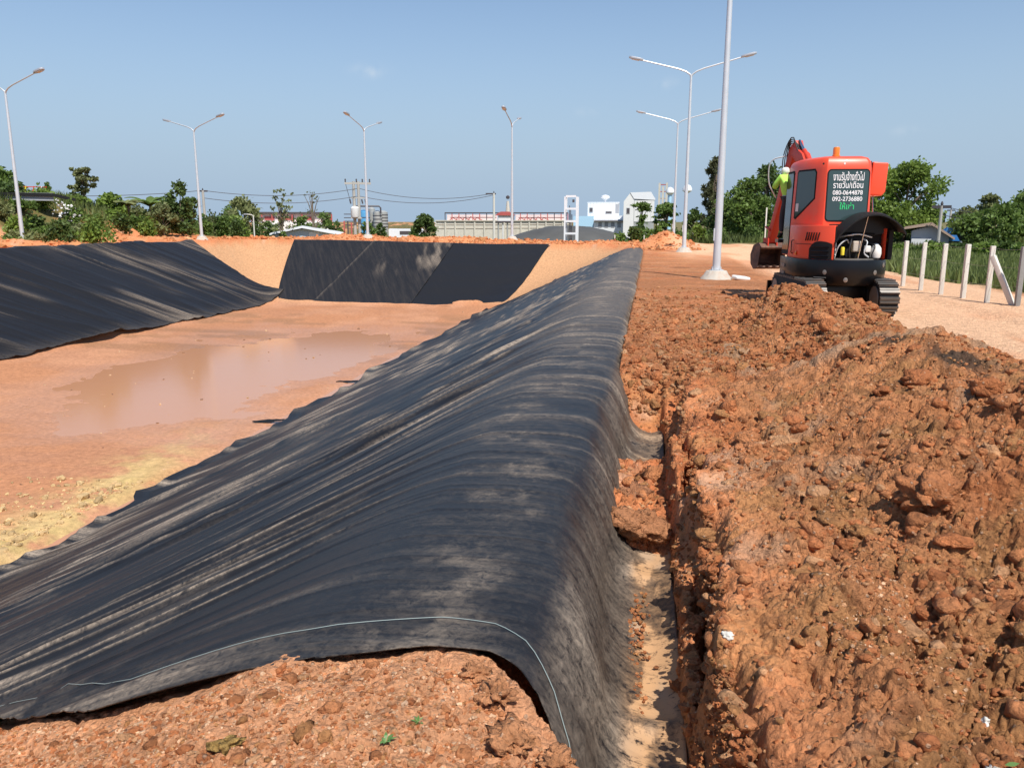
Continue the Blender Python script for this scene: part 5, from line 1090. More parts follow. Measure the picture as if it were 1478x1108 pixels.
LM = {'dark': leaf_mat('dark leaves', (0.075, 0.13, 0.038)), 'mid': leaf_mat('green leaves', (0.105, 0.18, 0.045)), 'lime': leaf_mat('bright green leaves', (0.145, 0.235, 0.05)), 'grey': leaf_mat('grey green needles', (0.10, 0.12, 0.065)), 'grass': leaf_mat('grass blades', (0.11, 0.155, 0.055)), 'pale': leaf_mat('dusty leaves', (0.165, 0.205, 0.095))}
def leaves(P, size, asp, g_, droop=0.0, out=None):
    """one folded quad per point"""
    n = len(P); d = g_.normal(size=(n, 3)); 
    if out is not None: d = d * 0.8 + out * 0.9
    d[:, 2] -= droop; d /= np.linalg.norm(d, axis=1)[:, None]
    r = g_.normal(size=(n, 3)); s_ = np.cross(d, r); s_ /= np.linalg.norm(s_, axis=1)[:, None] + 1e-6
    L_ = size * g_.uniform(0.6, 1.3, (n, 1)); w = L_ * asp
    V = np.stack([P - d * L_ * 0.5, P + s_ * w * 0.5, P + d * L_ * 0.5, P - s_ * w * 0.5], 1).reshape(-1, 3)
    F = np.arange(4 * n).reshape(-1, 4); return V, F
def crown_points(blobs, n, g_, shell=0.75):
    B = np.array(blobs); vol = (B[:, 3] * B[:, 4] * B[:, 5]) ** (2 / 3); k = g_.choice(len(B), n, p=vol / vol.sum()); d = g_.normal(size=(n, 3)); d /= np.linalg.norm(d, axis=1)[:, None]
    rad = shell + (1 - shell) * g_.uniform(0, 1, (n, 1)) ** 0.5 + g_.normal(0, 0.16, (n, 1)); rad *= np.where(g_.uniform(0, 1, (n, 1)) < 0.25, g_.uniform(0.3, 1, (n, 1)), 1)
    ln = 1 + 0.25 * np.sin(d[:, :1] * 5 + B[k, :1]) * np.cos(d[:, 2:] * 6)
    return B[k, :3] + d * rad * ln * B[k, 3:6], d
def tree(name, x, y, base, top, width, label, cat='tree', style='round', lm='mid', n=2600, leaf=0.28, seed=0, group=None, trunk=True, density=1.0):
    g_ = np.random.default_rng(900 + seed); H_ = max(0.6, top - base); r = width / 2; blobs = []
    root = empty(name, (x, y, base), label, cat, group); tips = []
    if style == 'round':
        for k in range(int(20 + 6 * density)):
            a = g_.uniform(0, 2 * math.pi); t = g_.uniform(0.2, 0.93); e = math.sin(min(1, (t - 0.05) * 1.1) * math.pi) ** 0.5; rr = r * e * g_.uniform(0.3, 0.85); br = r * g_.uniform(0.16, 0.38)
            blobs.append((rr * math.cos(a), rr * math.sin(a) * 0.8, H_ * t, br, br, min(br * g_.uniform(0.6, 0.9), H_ * 0.2)))
        blobs.append((0, 0, H_ * 0.88, r * 0.35, r * 0.35, H_ * 0.12))
    elif style == 'bush':
        for k in range(9):
            a = g_.uniform(0, 2 * math.pi); rr = r * g_.uniform(0, 0.75); hh = H_ * g_.uniform(0.2, 0.72) * (1 - 0.4 * rr / r); br = r * g_.uniform(0.25, 0.45)
            blobs.append((rr * math.cos(a), rr * math.sin(a) * 0.7, hh, br, br, H_ * g_.uniform(0.2, 0.3)))
    elif style == 'tall':          # casuarina: narrow, plumes
        for k in range(70):
            t = g_.uniform(0.1, 0.99) ; a = g_.uniform(0, 2 * math.pi); rr = r * (1.02 - t ** 1.5 * 0.8) * g_.uniform(0.1, 1.0) ** 0.6
            blobs.append((rr * math.cos(a), rr * math.sin(a), H_ * t, r * 0.15, r * 0.15, H_ * 0.045))
    elif style == 'sparse':        # separate leaf clumps on visible limbs
        for k in range(34):
            t = g_.uniform(0.32, 0.98); a = g_.uniform(0, 2 * math.pi); rr = r * g_.uniform(0.05, 1.0) * math.sin(min(1, t + 0.15) * math.pi * 0.72) ** 0.5
            br = r * g_.uniform(0.08, 0.2); blobs.append((rr * math.cos(a), rr * math.sin(a) * 0.6, H_ * t, br * 1.3, br, br * 0.7))
    elif style == 'layered':
        for k in range(34):
            t = g_.uniform(0.12, 0.98); a = g_.uniform(0, 2 * math.pi); rr = r * (1.05 - t * 0.75) * g_.uniform(0.2, 1.0)
            br = r * g_.uniform(0.15, 0.32); blobs.append((rr * math.cos(a), rr * math.sin(a), H_ * t, br, br, H_ * 0.035))
    if trunk:
        tb = MB(); th = H_ * (0.55 if style not in ('tall', 'layered') else 0.95); tr_ = max(0.05, H_ * 0.022)
        tb.tube([(0, 0, -0.3), (0.03 * H_ * g_.uniform(-1, 1), 0, th * 0.5), (0.04 * H_ * g_.uniform(-1, 1), 0.02 * H_, th)], [tr_ * 1.3, tr_, tr_ * 0.5], 8)
        for bq in blobs[:14]:
            h0 = min(th, bq[2] * 0.6); tb.tube([(0, 0, h0), (bq[0] * 0.5, bq[1] * 0.5, (h0 + bq[2]) / 2 + 0.05 * H_), (bq[0], bq[1], bq[2])], [tr_ * 0.5, tr_ * 0.33, tr_ * 0.15], 5)
        tb.build('trunk', M['bark'], root)
    n = int(n * density)
    if n:
        P, d = crown_points(blobs, n, g_, 0.7); P[:, 2] = np.maximum(P[:, 2], 0.05)
        asp = 0.28 if style == 'tall' else 0.62; V, F = leaves(P, leaf, asp, g_, 0.25 if style != 'bush' else 0, d)
        tone = np.clip(0.25 + 0.35 * g_.uniform(0, 1, n) + 0.5 * (fbm(P[:, 0] * 0.7 + x, P[:, 2] * 0.9 + P[:, 1] * 0.5, seed, 2) - 0.3), 0, 1)
        np_mesh('crown', V, F, LM[lm], root, smooth=False, attrs={'tone': np.repeat(tone, 4)})
    return root
def T(name, col, D, top, wcol, label, base_row=None, **k):
    x, y = site(col, D); b_ = gz(x, y) - 0.1; return tree(name, x, y, b_, zr(top, D, col), wpx(wcol, D), label, **k)
def palm(col, D, top, label, seed, kind='banana_plant'):
    x, y = site(col, D); b_ = gz(x, y); H_ = zr(top, D, col) - b_; root = empty(kind, (x, y, b_), label, 'banana plant'); g_ = np.random.default_rng(seed)
    MB().tube([(0, 0, 0), (0.05, 0, H_ * 0.6)], [0.16, 0.09], 8).build('trunk', M['bark'], root)
    for k in range(9):
        a = k * 0.7 + g_.uniform(-0.3, 0.3); L_ = H_ * g_.uniform(0.38, 0.52); up = g_.uniform(0.5, 1.3); vs = []; n = 9
        for i in range(n + 1):
            t = i / n; rr = L_ * t * math.cos(up * (1 - t * 0.9) * 0.9); zz = H_ * 0.6 + L_ * (math.sin(up) * t - 0.55 * t ** 2.4); w = 0.28 * math.sin(math.pi * min(1, t * 0.9 + 0.08)) ** 0.6
            c = Vector((rr * math.cos(a), rr * math.sin(a), zz)); s_ = Vector((-math.sin(a), math.cos(a), 0)) * w; vs += [c - s_ + Vector((0, 0, -w * 0.4)), c, c + s_ + Vector((0, 0, -w * 0.4))]
        fs = []
        for i in range(n): fs += [(3*i, 3*i+1, 3*i+4, 3*i+3), (3*i+1, 3*i+2, 3*i+5, 3*i+4)]
        m_ = MB(); m_.add(vs, fs); o = m_.build('leaf', LM['pale'] if seed % 2 else LM['mid'], root, smooth=False)
        at = o.data.attributes.new('tone', 'FLOAT', 'POINT'); at.data.foreach_set('value', [0.3 + 0.5 * g_.uniform()] * len(o.data.vertices))
# --- left hill trees and bushes
T('leafy_tree', -6, 62, 238, 62, 'dense green tree cut by the left edge of the picture', style='round', lm='mid', n=2600, leaf=0.30, seed=1)
T('leafy_tree', 33, 78, 262, 26, 'small green tree rising behind the blue sheeted stall', lm='mid', n=900, leaf=0.3, seed=2)
T('slender_tree', 74, 66, 263, 17, 'slender young tree standing alone on the hill top', style='tall', lm='mid', n=700, leaf=0.28, seed=3)
T('leafy_tree', 104, 66, 283, 62, 'low spreading tree between the young tree and the clumpy tree', style='round', lm='lime', n=1500, leaf=0.28, seed=4)
T('clumpy_tree', 125, 62, 243, 42, 'open tree with separate round leaf clumps against the sky', style='sparse', lm='pale', n=1500, leaf=0.26, seed=5)
T('leafy_tree', 163, 66, 278, 46, 'bright green bushy tree right of the clumpy tree', lm='lime', n=1900, leaf=0.3, seed=6, trunk=False)
palm(186, 66, 276, 'banana plant with drooping dark leaves, left of two on the hill foot', 3)
palm(218, 68, 270, 'grey green banana plant standing taller, right of two on the hill foot', 4)
T('dark_tree', 262, 66, 262, 50, 'tall dark tree just left of the second lamp post on the left', lm='dark', n=2600, leaf=0.3, seed=7, density=1.1)
T('leafy_tree', 236, 65, 292, 44, 'yellowish green tree in front of the tall dark tree', lm='pale', n=1300, leaf=0.28, seed=8)
T('leafy_tree', 352, 78, 283, 62, 'broad dusty tree left of the white hall', lm='pale', n=2600, leaf=0.34, seed=9)
T('leafy_tree', 318, 74, 306, 56, 'low dark bushy tree left of the broad dusty tree', style='bush', lm='dark', n=1500, leaf=0.32, seed=10, trunk=False)
T('feathery_tree', 406, 84, 273, 42, 'thin feathery tree in front of the white hall', style='sparse', lm='pale', n=420, leaf=0.3, seed=11)
T('bare_tree', 452, 88, 276, 36, 'nearly leafless tree with fine upright twigs before the white hall', style='sparse', lm='grey', n=90, leaf=0.3, seed=12)
T('round_tree', 467, 92, 306, 34, 'small rounded green tree behind the gabled roof', lm='mid', n=1200, leaf=0.34, seed=13)
T('leafy_tree', 486, 92, 318, 26, 'low green tree between the gabled roof and the dark rack', lm='dark', n=700, leaf=0.34, seed=14)
T('leafy_tree', 531, 90, 320, 30, 'small green tree at the foot of the blue silo', lm='mid', n=900, leaf=0.32, seed=15)
T('leafy_tree', 549, 92, 322, 18, 'smaller green tree at the foot of the grey silo', lm='dark', n=600, leaf=0.32, seed=16)
T('round_tree', 614, 105, 309, 36, 'solid dark green tree left of the concrete tank', lm='dark', n=2600, leaf=0.36, seed=17, density=1.1)
T('leafy_tree', 596, 110, 322, 22, 'low green bush tree behind the arched shed', style='bush', lm='mid', n=600, leaf=0.36, seed=18, trunk=False)
T('layered_tree', 926, 72, 290, 50, 'layered green tree in front of the white gabled tower building', style='layered', lm='mid', n=1700, leaf=0.32, seed=19)
T('layered_tree', 962, 74, 289, 50, 'layered green tree just left of the farthest lamp post', style='layered', lm='mid', n=1700, leaf=0.32, seed=20)
T('leafy_tree', 1000, 78, 300, 30, 'small ragged tree right of the second lamp post', lm='dark', n=900, leaf=0.32, seed=21)
T('casuarina_tree', 1027, 78, 231, 44, 'tall narrow grey green casuarina behind the nearest lamp post', style='tall', lm='grey', n=5200, leaf=0.42, seed=22)
T('broad_tree', 1066, 70, 268, 74, 'broad green tree between the casuarina and the excavator bucket', lm='mid', n=4200, leaf=0.30, seed=23, density=1.1)
T('broad_tree', 1082, 66, 256, 70, 'green tree filling the gap between the casuarina and the tall dark tree', lm='mid', n=4200, leaf=0.28, seed=41)
T('broad_tree', 1046, 72, 296, 60, 'lower green tree at the foot of the casuarina', lm='dark', n=2600, leaf=0.28, seed=42, trunk=False)
T('broad_tree', 1106, 76, 237, 76, 'tall dark tree directly behind the excavator arm', lm='dark', n=3800, leaf=0.30, seed=24, density=1.1)
T('broad_tree', 1150, 78, 252, 70, 'green tree hidden mostly behind the excavator cab', lm='mid', n=2200, leaf=0.30, seed=25)
T('broad_tree', 1222, 78, 250, 80, 'green tree glimpsed behind the raised side cover', lm='mid', n=2200, leaf=0.32, seed=26)
T('big_tree', 1306, 62, 236, 112, 'biggest tree, a huge bright green crown right of the excavator', lm='lime', n=7000, leaf=0.27, seed=27, density=1.2)
T('broad_tree', 1268, 66, 262, 60, 'dark green tree filling the gap left of the biggest tree', lm='dark', n=2400, leaf=0.28, seed=28)
T('leafy_tree', 1340, 64, 292, 42, 'dark lower tree under the right side of the biggest crown', lm='dark', n=1600, leaf=0.28, seed=46)
T('leafy_tree', 1392, 90, 305, 40, 'distant grey green tree behind the blue roofs', lm='grey', n=1300, leaf=0.36, seed=29)
T('wide_tree', 1426, 62, 282, 70, 'loose crowned tree with clumps against the sky near the right edge', style='sparse', lm='pale', n=2200, leaf=0.26, seed=30)
T('wide_tree', 1438, 58, 298, 100, 'dense green trees massed below the loose crown at right', lm='mid', n=3800, leaf=0.26, seed=31, density=1.1)
T('wide_tree', 1486, 60, 276, 70, 'green tree cut by the right edge of the picture', lm='mid', n=2600, leaf=0.27, seed=32)
T('leafy_tree', 1400, 66, 318, 60, 'low green tree in front of the blue roofs, left of the massed trees', style='bush', lm='mid', n=1500, leaf=0.28, seed=33, trunk=False)
T('leafy_tree', 142, 70, 290, 44, 'light green bushy tree behind the flowering shrub', lm='lime', n=1800, leaf=0.28, seed=81, style='bush', trunk=False)
T('leafy_tree', 200, 74, 288, 60, 'pale green mass of foliage behind the two banana plants', lm='pale', n=2400, leaf=0.3, seed=82, style='bush', trunk=False)
T('leafy_tree', 243, 72, 286, 50, 'light green tree between the banana plants and the tall dark tree', lm='lime', n=2000, leaf=0.3, seed=83)
T('leafy_tree', 290, 76, 300, 60, 'wide green tree behind the second lamp post on the left', lm='mid', n=2400, leaf=0.32, seed=84, style='bush', trunk=False)
T('leafy_tree', 335, 84, 296, 44, 'mid green tree peeping out left of the broad dusty tree', lm='mid', n=1600, leaf=0.32, seed=85)
T('leafy_tree', 436, 96, 312, 40, 'green tree crowded against the right end of the white hall', lm='mid', n=1300, leaf=0.32, seed=86)
T('leafy_tree', 388, 90, 318, 30, 'small dark tree at the left corner of the white hall', lm='dark', n=900, leaf=0.32, seed=87)
for k in range(16):
    col = -8 + k * 9.5; D = 50 + (k * 7 % 5) * 1.8; x, y = site(col, D); b_ = gz(x, y) - 0.15; tree('shrub', x, y, b_, b_ + 0.9 + 0.25 * (k * 5 % 4), 2.2, 'tangled green shrub on the face of the left hill', cat='shrub', style='bush', lm=['mid', 'lime', 'dark', 'pale'][k * 7 % 4], n=900, leaf=0.22, seed=120 + k, group='shrubs on the face of the left hill', trunk=False)
for k, (col, top, D, w_, lm_) in enumerate(((112, 296, 62, 40, 'lime'), (172, 294, 70, 50, 'mid'), (212, 300, 68, 40, 'lime'), (258, 302, 70, 46, 'mid'), (312, 298, 74, 40, 'pale'), (338, 304, 74, 44, 'lime'), (372, 312, 76, 34, 'dark'), (410, 326, 80, 30, 'mid'))):
    T('leafy_bush', col, D, top, w_, ('light green bush left of the first banana plant', 'mid green bush right of the clumpy tree', 'light green bush under the taller banana plant', 'green bush at the foot of the tall dark tree', 'dusty bush right of the second lamp post on the left', 'light green bush at the foot of the broad dusty tree', 'dark bush beside the short white lamp post', 'low green bush at the left eave of the gabled roof')[k], cat='bush', style='bush', lm=lm_, n=1500, leaf=0.28, seed=160 + k, trunk=False)
# --- shrubs: rows that can be told apart
gi = 50
for (c0, c1, D, top, lm, lab, nn) in ((130, 225, 60, 303, 'lime', 'bright green shrubs along the foot of the left hill', 5), (222, 345, 72, 304, 'mid', 'green shrubs along the foot of the left hill', 8), (885, 1130, 64, 322, 'lime', 'leafy green shrubs along the far side of the site', 13), (1130, 1290, 62, 322, 'mid', 'green shrubs behind the excavator', 8), (1290, 1490, 44, 347, 'lime', 'rank green shrubs beyond the fence', 9)):
    for k in range(nn):
        gi += 1; col = c0 + (c1 - c0) * (k + 0.5) / nn + (gi * 37 % 11 - 5); T('shrub', col, D + (gi * 53 % 7 - 3), top + (gi * 29 % 13 - 5), (c1 - c0) / nn * 1.5, lab, cat='shrub', style='bush', lm=['mid', 'lime', 'dark'][gi % 3] if lm != 'mid' else ['mid', 'dark'][gi % 2], n=750, leaf=0.24, seed=gi, group=lab, trunk=False)
# --- grass and weeds as stuff
def grass(name, n, xs, ys, h, label, keep=None, seed=0):
    g_ = np.random.default_rng(seed); x = g_.uniform(*xs, n); y = g_.uniform(*ys, n); k = grass_mask(x, y) > 0.5
    if keep is not None: k &= keep(x, y)
    x, y = x[k], y[k]; z = ground_z(x, y); n = len(x); a = g_.uniform(0, math.pi, n); hh = h * g_.uniform(0.35, 1.15, n) * (0.5 + fbm(x * 0.25, y * 0.25, seed, 3)); w = 0.022 + 0.0009 * y
    w = w * g_.uniform(0.6, 1.4, n); lx, ly = g_.normal(0, 0.28, (2, n)) * hh
    V = np.stack([np.stack([x - np.cos(a) * w, y - np.sin(a) * w, z - 0.03], 1), np.stack([x + np.cos(a) * w, y + np.sin(a) * w, z - 0.03], 1), np.stack([x + lx, y + ly, z + hh], 1)], 1).reshape(-1, 3)
    tone = np.clip(0.3 + 0.55 * g_.uniform(0, 1, n) + 0.9 * (fbm(x * 0.4, y * 0.15, seed + 4, 3) - 0.4), 0, 1)
    return tag(np_mesh(name, V, np.arange(3 * n).reshape(-1, 3), LM['grass'], smooth=False, attrs={'tone': np.repeat(tone, 3)}), label, 'grass', kind='stuff')
grass('grass', 80000, (7, 30), (17, 52), 0.34, 'rough green grass and weeds covering the ground beyond the concrete posts', seed=3)
grass('hill_weeds', 60000, (-68, -36), (36, 75), 0.55, 'tangled green creepers and weeds covering the left hill', seed=4)
grass('far_grass', 20000, (3, 40), (60, 76), 0.8, 'green weeds growing along the far edge of the site', seed=5)

# --- materials for buildings
M['wall_white'] = mat('weathered white wall', (0.72, 0.72, 0.70), 0.7, var=0.1, scale=0.4, dirt=(0.45, 0.42, 0.38), dirt_amt=0.3)
M['sheet_white'] = mat('white corrugated sheet', (0.78, 0.80, 0.82), 0.45, 0.1, var=0.05, scale=0.5)
M['tank_conc'] = mat('stained concrete', (0.56, 0.53, 0.45), 0.9, var=0.2, scale=1.2, dirt=(0.28, 0.26, 0.21), dirt_amt=0.4)
M['rust'] = mat('red painted steelwork', (0.42, 0.09, 0.08), 0.6, var=0.2, scale=2)
M['dark_steel'] = mat('dark steelwork', (0.07, 0.06, 0.065), 0.55)
M['pinkw'] = mat('pinkish white sheeting', (0.70, 0.58, 0.56), 0.6, var=0.1, scale=0.8)
M['blue_tank'] = mat('blue tank paint', (0.10, 0.35, 0.62), 0.5, var=0.1, scale=1)
M['light_blue'] = mat('light blue paint', (0.40, 0.62, 0.78), 0.5)
M['silo'] = mat('grey silo steel', (0.42, 0.43, 0.41), 0.5, 0.3, var=0.12, scale=1.5)
M['blue_roof'] = mat('blue metal roof', (0.04, 0.20, 0.52), 0.4, var=0.1, scale=2)
M['tan_roof'] = mat('tan roof edge', (0.42, 0.30, 0.22), 0.7)
M['grey_wall'] = mat('grey wall', (0.33, 0.34, 0.36), 0.8, var=0.1)
M['blue_grey'] = mat('pale blue grey wall', (0.46, 0.53, 0.58), 0.7, var=0.08, scale=0.6)
M['tarp'] = mat('grey tarpaulin', (0.075, 0.075, 0.072), 0.7, var=0.35, scale=0.8, bump=0.5, bscale=6)
M['wood'] = mat('grey concrete pole', (0.42, 0.40, 0.36), 0.85, var=0.15, scale=2)
def B(col, D): x, y = site(col, D); return x, y
def facing(x, y): return math.atan2(-x, y)      # turn local -Y towards the camera
def span(name, c0, c1, D, label, cat, group=None):
    """an Empty whose local x runs left to right across the view at distance D"""
    c = (c0 + c1) / 2; x, y = site(c, D); w = wpx(c1 - c0, D) * (1 + ((c - 739) / 1173.5) ** 2) ** 0.5 * 0 + wpx(c1 - c0, D)
    o = empty(name, (x, y, 0), label, cat, group, facing(x, y)); return o, w
def windows(parent, rects, y0, mt, d=0.06):
    for (a, b_, c, d_) in rects:
        f = MB().box((a - 0.08, y0 - d, b_ - 0.08), (c + 0.08, y0 + 0.02, d_ + 0.08)).build('window', M['grey_wall'], parent); MB().box((a, y0 - d - 0.01, b_), (c, y0 - d + 0.012, d_)).build('pane', mt, f)
def corrugate(parent, x0, x1, z0, z1, y0, step, mt, name='wall_panel', nmax=60):
    n = min(nmax, max(2, int((x1 - x0) / step))); w = (x1 - x0) / n; src = None
    for k in range(n):
        if src is None: src = MB().box((0.01, -0.05, 0), (w - 0.01, 0.05, z1 - z0)).build(name, mt, parent); o = src
        else: o = src.copy(); C.objects.link(o); o.parent = parent
        o.location = (x0 + k * w, y0, z0)
# concrete tank with steel frames
def tank(c0, c1, D, label, topr, framer, skip=None):
    o, w = span('concrete_tank', c0, c1, D, label, 'tank'); h = zr(topr, D, (c0+c1)/2); z2 = zr(framer, D, (c0+c1)/2)
    MB().box((-w/2, 0, -2.6), (w/2, 14, h)).build('wall', M['tank_conc'], o)
    n = int(w / 1.25); src = None
    for k in range(n + 1):
        p_ = MB().box((-0.11, -0.16, -2.4), (0.11, 0.0, h - 0.15)).build('buttress', M['tank_conc'], o) if src is None else src.copy()
        if src is not None: C.objects.link(p_); p_.parent = o
        src = src or p_; p_.location = (-w/2 + k * w / n, 0, 0)
    for zz in (h * 0.33, h * 0.66): MB().box((-w/2, -0.06, zz), (w/2, -0.001, zz + 0.10)).build('rib', M['concrete'], o)
    MB().box((-w/2 - 0.1, -0.22, h), (w/2 + 0.1, 14.1, h + 0.12)).build('coping', M['tank_conc'], o)
    f = MB(); x0 = -w/2 + w * 0.13
    f.box((x0, 1.0, z2 - 0.12), (w/2 - 0.4, 1.2, z2 + 0.06)); f.build('top_rail', M['dark_steel'], o)
    m = 8
    for k in range(m + 1): MB().box((x0 + (w/2 - 0.5 - x0) * k / m, 1.02, h), (x0 + (w/2 - 0.5 - x0) * k / m + 0.13, 1.15, z2 - 0.12)).build('frame_post', M['rust'] if k % 3 else M['dark_steel'], o)
    MB().box((x0 + 0.3, 3.0, h), (w/2 - 0.8, 3.4, z2 - 0.25)).build('sheeting', M['pinkw'], o)
    for k in range(5): MB().tube([(x0 + 0.6 + k * 0.9, 2.2, h), (x0 + 1.1 + k * 0.9, 2.2, h + 0.5 + 0.12 * (k % 2)), (x0 + 1.9 + k * 0.9, 2.2, h + 0.1)], 0.07, 5).build('pipe', M['rust'], o)
    MB().box((x0 + 0.8, 1.6, h + 0.45), (w/2 - 1.0, 1.68, h + 0.56)).build('mid_rail', M['rust'], o)
    return o
tank(629, 727, 118, 'stained ribbed concrete tank with red steel frame behind the single white pole', 319, 307)
tank(728, 824, 124, 'stained concrete tank with red steel frame left of the white ladder tower', 319, 307)
# raised conduit deck between the tanks
o, w = span('control_deck', 716, 742, 110, 'small white control hut on posts between the two concrete tanks', 'hut')
h0 = zr(319, 110); h1 = zr(311, 110); MB().box((-w/2 + 0.3, 0, h0), (w/2 - 0.3, 2, h1)).build('hut', M['wall_white'], o); MB().box((-w/2, -0.2, h0 - 0.2), (w/2, 2.2, h0)).build('deck', M['dark_steel'], o)
for k in range(4): MB().tube([(-w/2 + 0.3 + k * (w - 0.6) / 3, 0.1, -2.5), (-w/2 + 0.3 + k * (w - 0.6) / 3, 0.1, h0 - 0.2)], 0.1, 8).build('leg', M['wall_white'] if k in (1, 3) else M['silo'], o)
MB().prism([(-w/2 - 0.2, h1), (w/2 + 0.2, h1), (w/4, h1 + 0.5), (-w/4, h1 + 0.5)], -0.2, 2.2, 'y').build('roof', M['rust'], o)
o, w = span('vent_mast', 728, 738, 112, 'thin tapering mast with a dark cap rising over the control hut', 'mast')
MB().tube([(0, 1, 1.5), (0, 1, zr(290, 112))], [0.45, 0.16], 8).build('mast', M['tank_conc'], o); MB().lathe((0, 1, zr(287, 112)), [(0.12, 0), (0.25, 0.1), (0.25, 0.35), (0.05, 0.5)], 10).build('cap', M['dark_steel'], o)
# white hall left
o, w = span('white_hall', 368, 476, 140, 'long white hall with a dark roof rail behind the gabled roof', 'building')
h = zr(321, 140, 420); z2 = zr(306, 140, 420); corrugate(o, -w/2, w/2, -0.5, h, 0, 0.9, M['wall_white']); MB().box((-w/2, 0.06, -2.6), (w/2, 12, h + 0.05)).build('core', M['wall_white'], o)
MB().box((-w/2, 1, h), (w/2, 11, z2 - 0.3)).build('upper_wall', M['pinkw'], o); MB().box((-w/2, 0.4, z2 - 0.3), (w/2, 11.5, z2)).build('roof_edge', M['dark_steel'], o)
for k in range(9): MB().box((-w/2 + k * w / 8 - 0.1, 0.5, h), (-w/2 + k * w / 8 + 0.1, 0.7, z2 - 0.3)).build('frame_post', M['rust'], o)
windows(o, [(-w/2 + 2 + k * 3.1, h + 0.35, -w/2 + 3.6 + k * 3.1, z2 - 0.75) for k in range(4)], 1.0, M['rust'])
# gable roof building
o, w = span('gabled_house', 392, 492, 84, 'low pale gable end with a white edged roof just beyond the far left bank', 'building')
hp = zr(327, 84, 437); he = 0.2
MB().prism([(-w/2 + 0.3, -2.5), (w/2 - 0.3, -2.5), (w/2 - 0.3, he), (-0.45, hp - 0.22), (-w/2 + 0.3, he)], 0, 10, 'y').build('wall', M['blue_grey'], o)
MB().prism([(-w/2, he), (-0.45, hp - 0.15), (-0.45, hp + 0.04), (-w/2, he + 0.17)], -0.5, 10.5, 'y').build('roof_slope', M['sheet_white'], o)
MB().prism([(w/2, he - 0.1), (-0.45, hp - 0.15), (-0.45, hp + 0.04), (w/2, he + 0.25)], -0.5, 10.5, 'y').build('roof_slope', M['sheet_white'], o)
MB().box((0.2, -0.05, 0.0), (1.2, 0.0, 0.5)).build('doorway', M['wall_white'], o)
# silos
def cyl_thing(name, col, D, r, top, mt, label, cat, rings=0, cone=0.0, y=0):
    x, yy = site(col, D); H_ = zr(top, D, col); o = empty(name, (x, yy, 0), label, cat); MB().lathe((0, 0, -2.6), [(r, 0), (r, H_ - cone + 2.6), (r * 0.4, H_ + 2.6), (0.05, H_ + 2.62)], 20).build('shell', M[mt], o)
    for k in range(rings): MB().lathe((0, 0, (k + 1) * (H_ - cone) / (rings + 1)), [(r - 0.02, 0), (r + 0.05, 0), (r + 0.05, 0.12), (r - 0.02, 0.12)], 20).build('hoop', M['dark_steel'], o)
    return o, H_
cyl_thing('silo', 526, 150, 0.95, 303, 'blue_tank', 'blue silo just right of the utility pole', 'silo', 2, 0.3)
cyl_thing('silo', 537, 152, 0.6, 299, 'silo', 'slim pale silo between the blue silo and the grey ones', 'silo', 0, 0.3)
cyl_thing('silo', 545, 150, 0.8, 304, 'silo', 'grey hooped silo, left of the wide one', 'silo', 4, 0.3)
cyl_thing('silo', 552.5, 152, 0.95, 304, 'silo', 'widest grey hooped silo at the right of the silo group', 'silo', 5, 0.3)
x0, y0 = site(512, 149); x1, y1 = site(550, 149); z = zr(298, 149)
o = empty('overhead_pipe', (x0, y0, 0), 'dark overhead pipe crossing above the silos', 'pipe'); MB().tube([(0, 0, -2), (0, 0, z - 0.2), (0.3, 0, z), (x1 - x0 - 0.3, y1 - y0, z), (x1 - x0, y1 - y0, z - 0.3), (x1 - x0, y1 - y0, z - 1.2)], 0.14, 8).build('pipe', M['dark_steel'], o)
o, w = span('pipe_rack', 497, 512, 120, 'dark pipe rack left of the transformer pole', 'rack')
for k in range(4): MB().box((-w/2 + k * w / 3 - 0.1, 0, -2.5), (-w/2 + k * w / 3 + 0.1, 0.3, zr(319 + k, 120))).build('column', M['dark_steel'] if k % 2 else M['rust'], o)
for k in range(5): MB().box((-w/2, 0.02, 0.5 + k * 0.5), (w/2, 0.25, 0.62 + k * 0.5)).build('shelf', M['dark_steel'], o)
# arched shed
o, w = span('arched_shed', 561, 615, 112, 'low white arched roof shed left of the dark round tree', 'shed')
hp = zr(331, 112); arcp = [(-w/2 + w * t, (0.55 + (hp - 0.55) * math.sin(math.pi * (0.12 + 0.83 * t)) ** 0.8 if t < 0.999 else 0.2)) for t in np.linspace(0, 1, 12)]
MB().prism([(-w/2, -2.6)] + arcp + [(w/2, -2.6)], 0, 9, 'y').build('shell', M['sheet_white'], o); MB().box((-w/2 + 1.5, -0.05, -0.2), (w/2 - 1.4, 0.0, 0.25)).build('opening', M['dark_steel'], o)
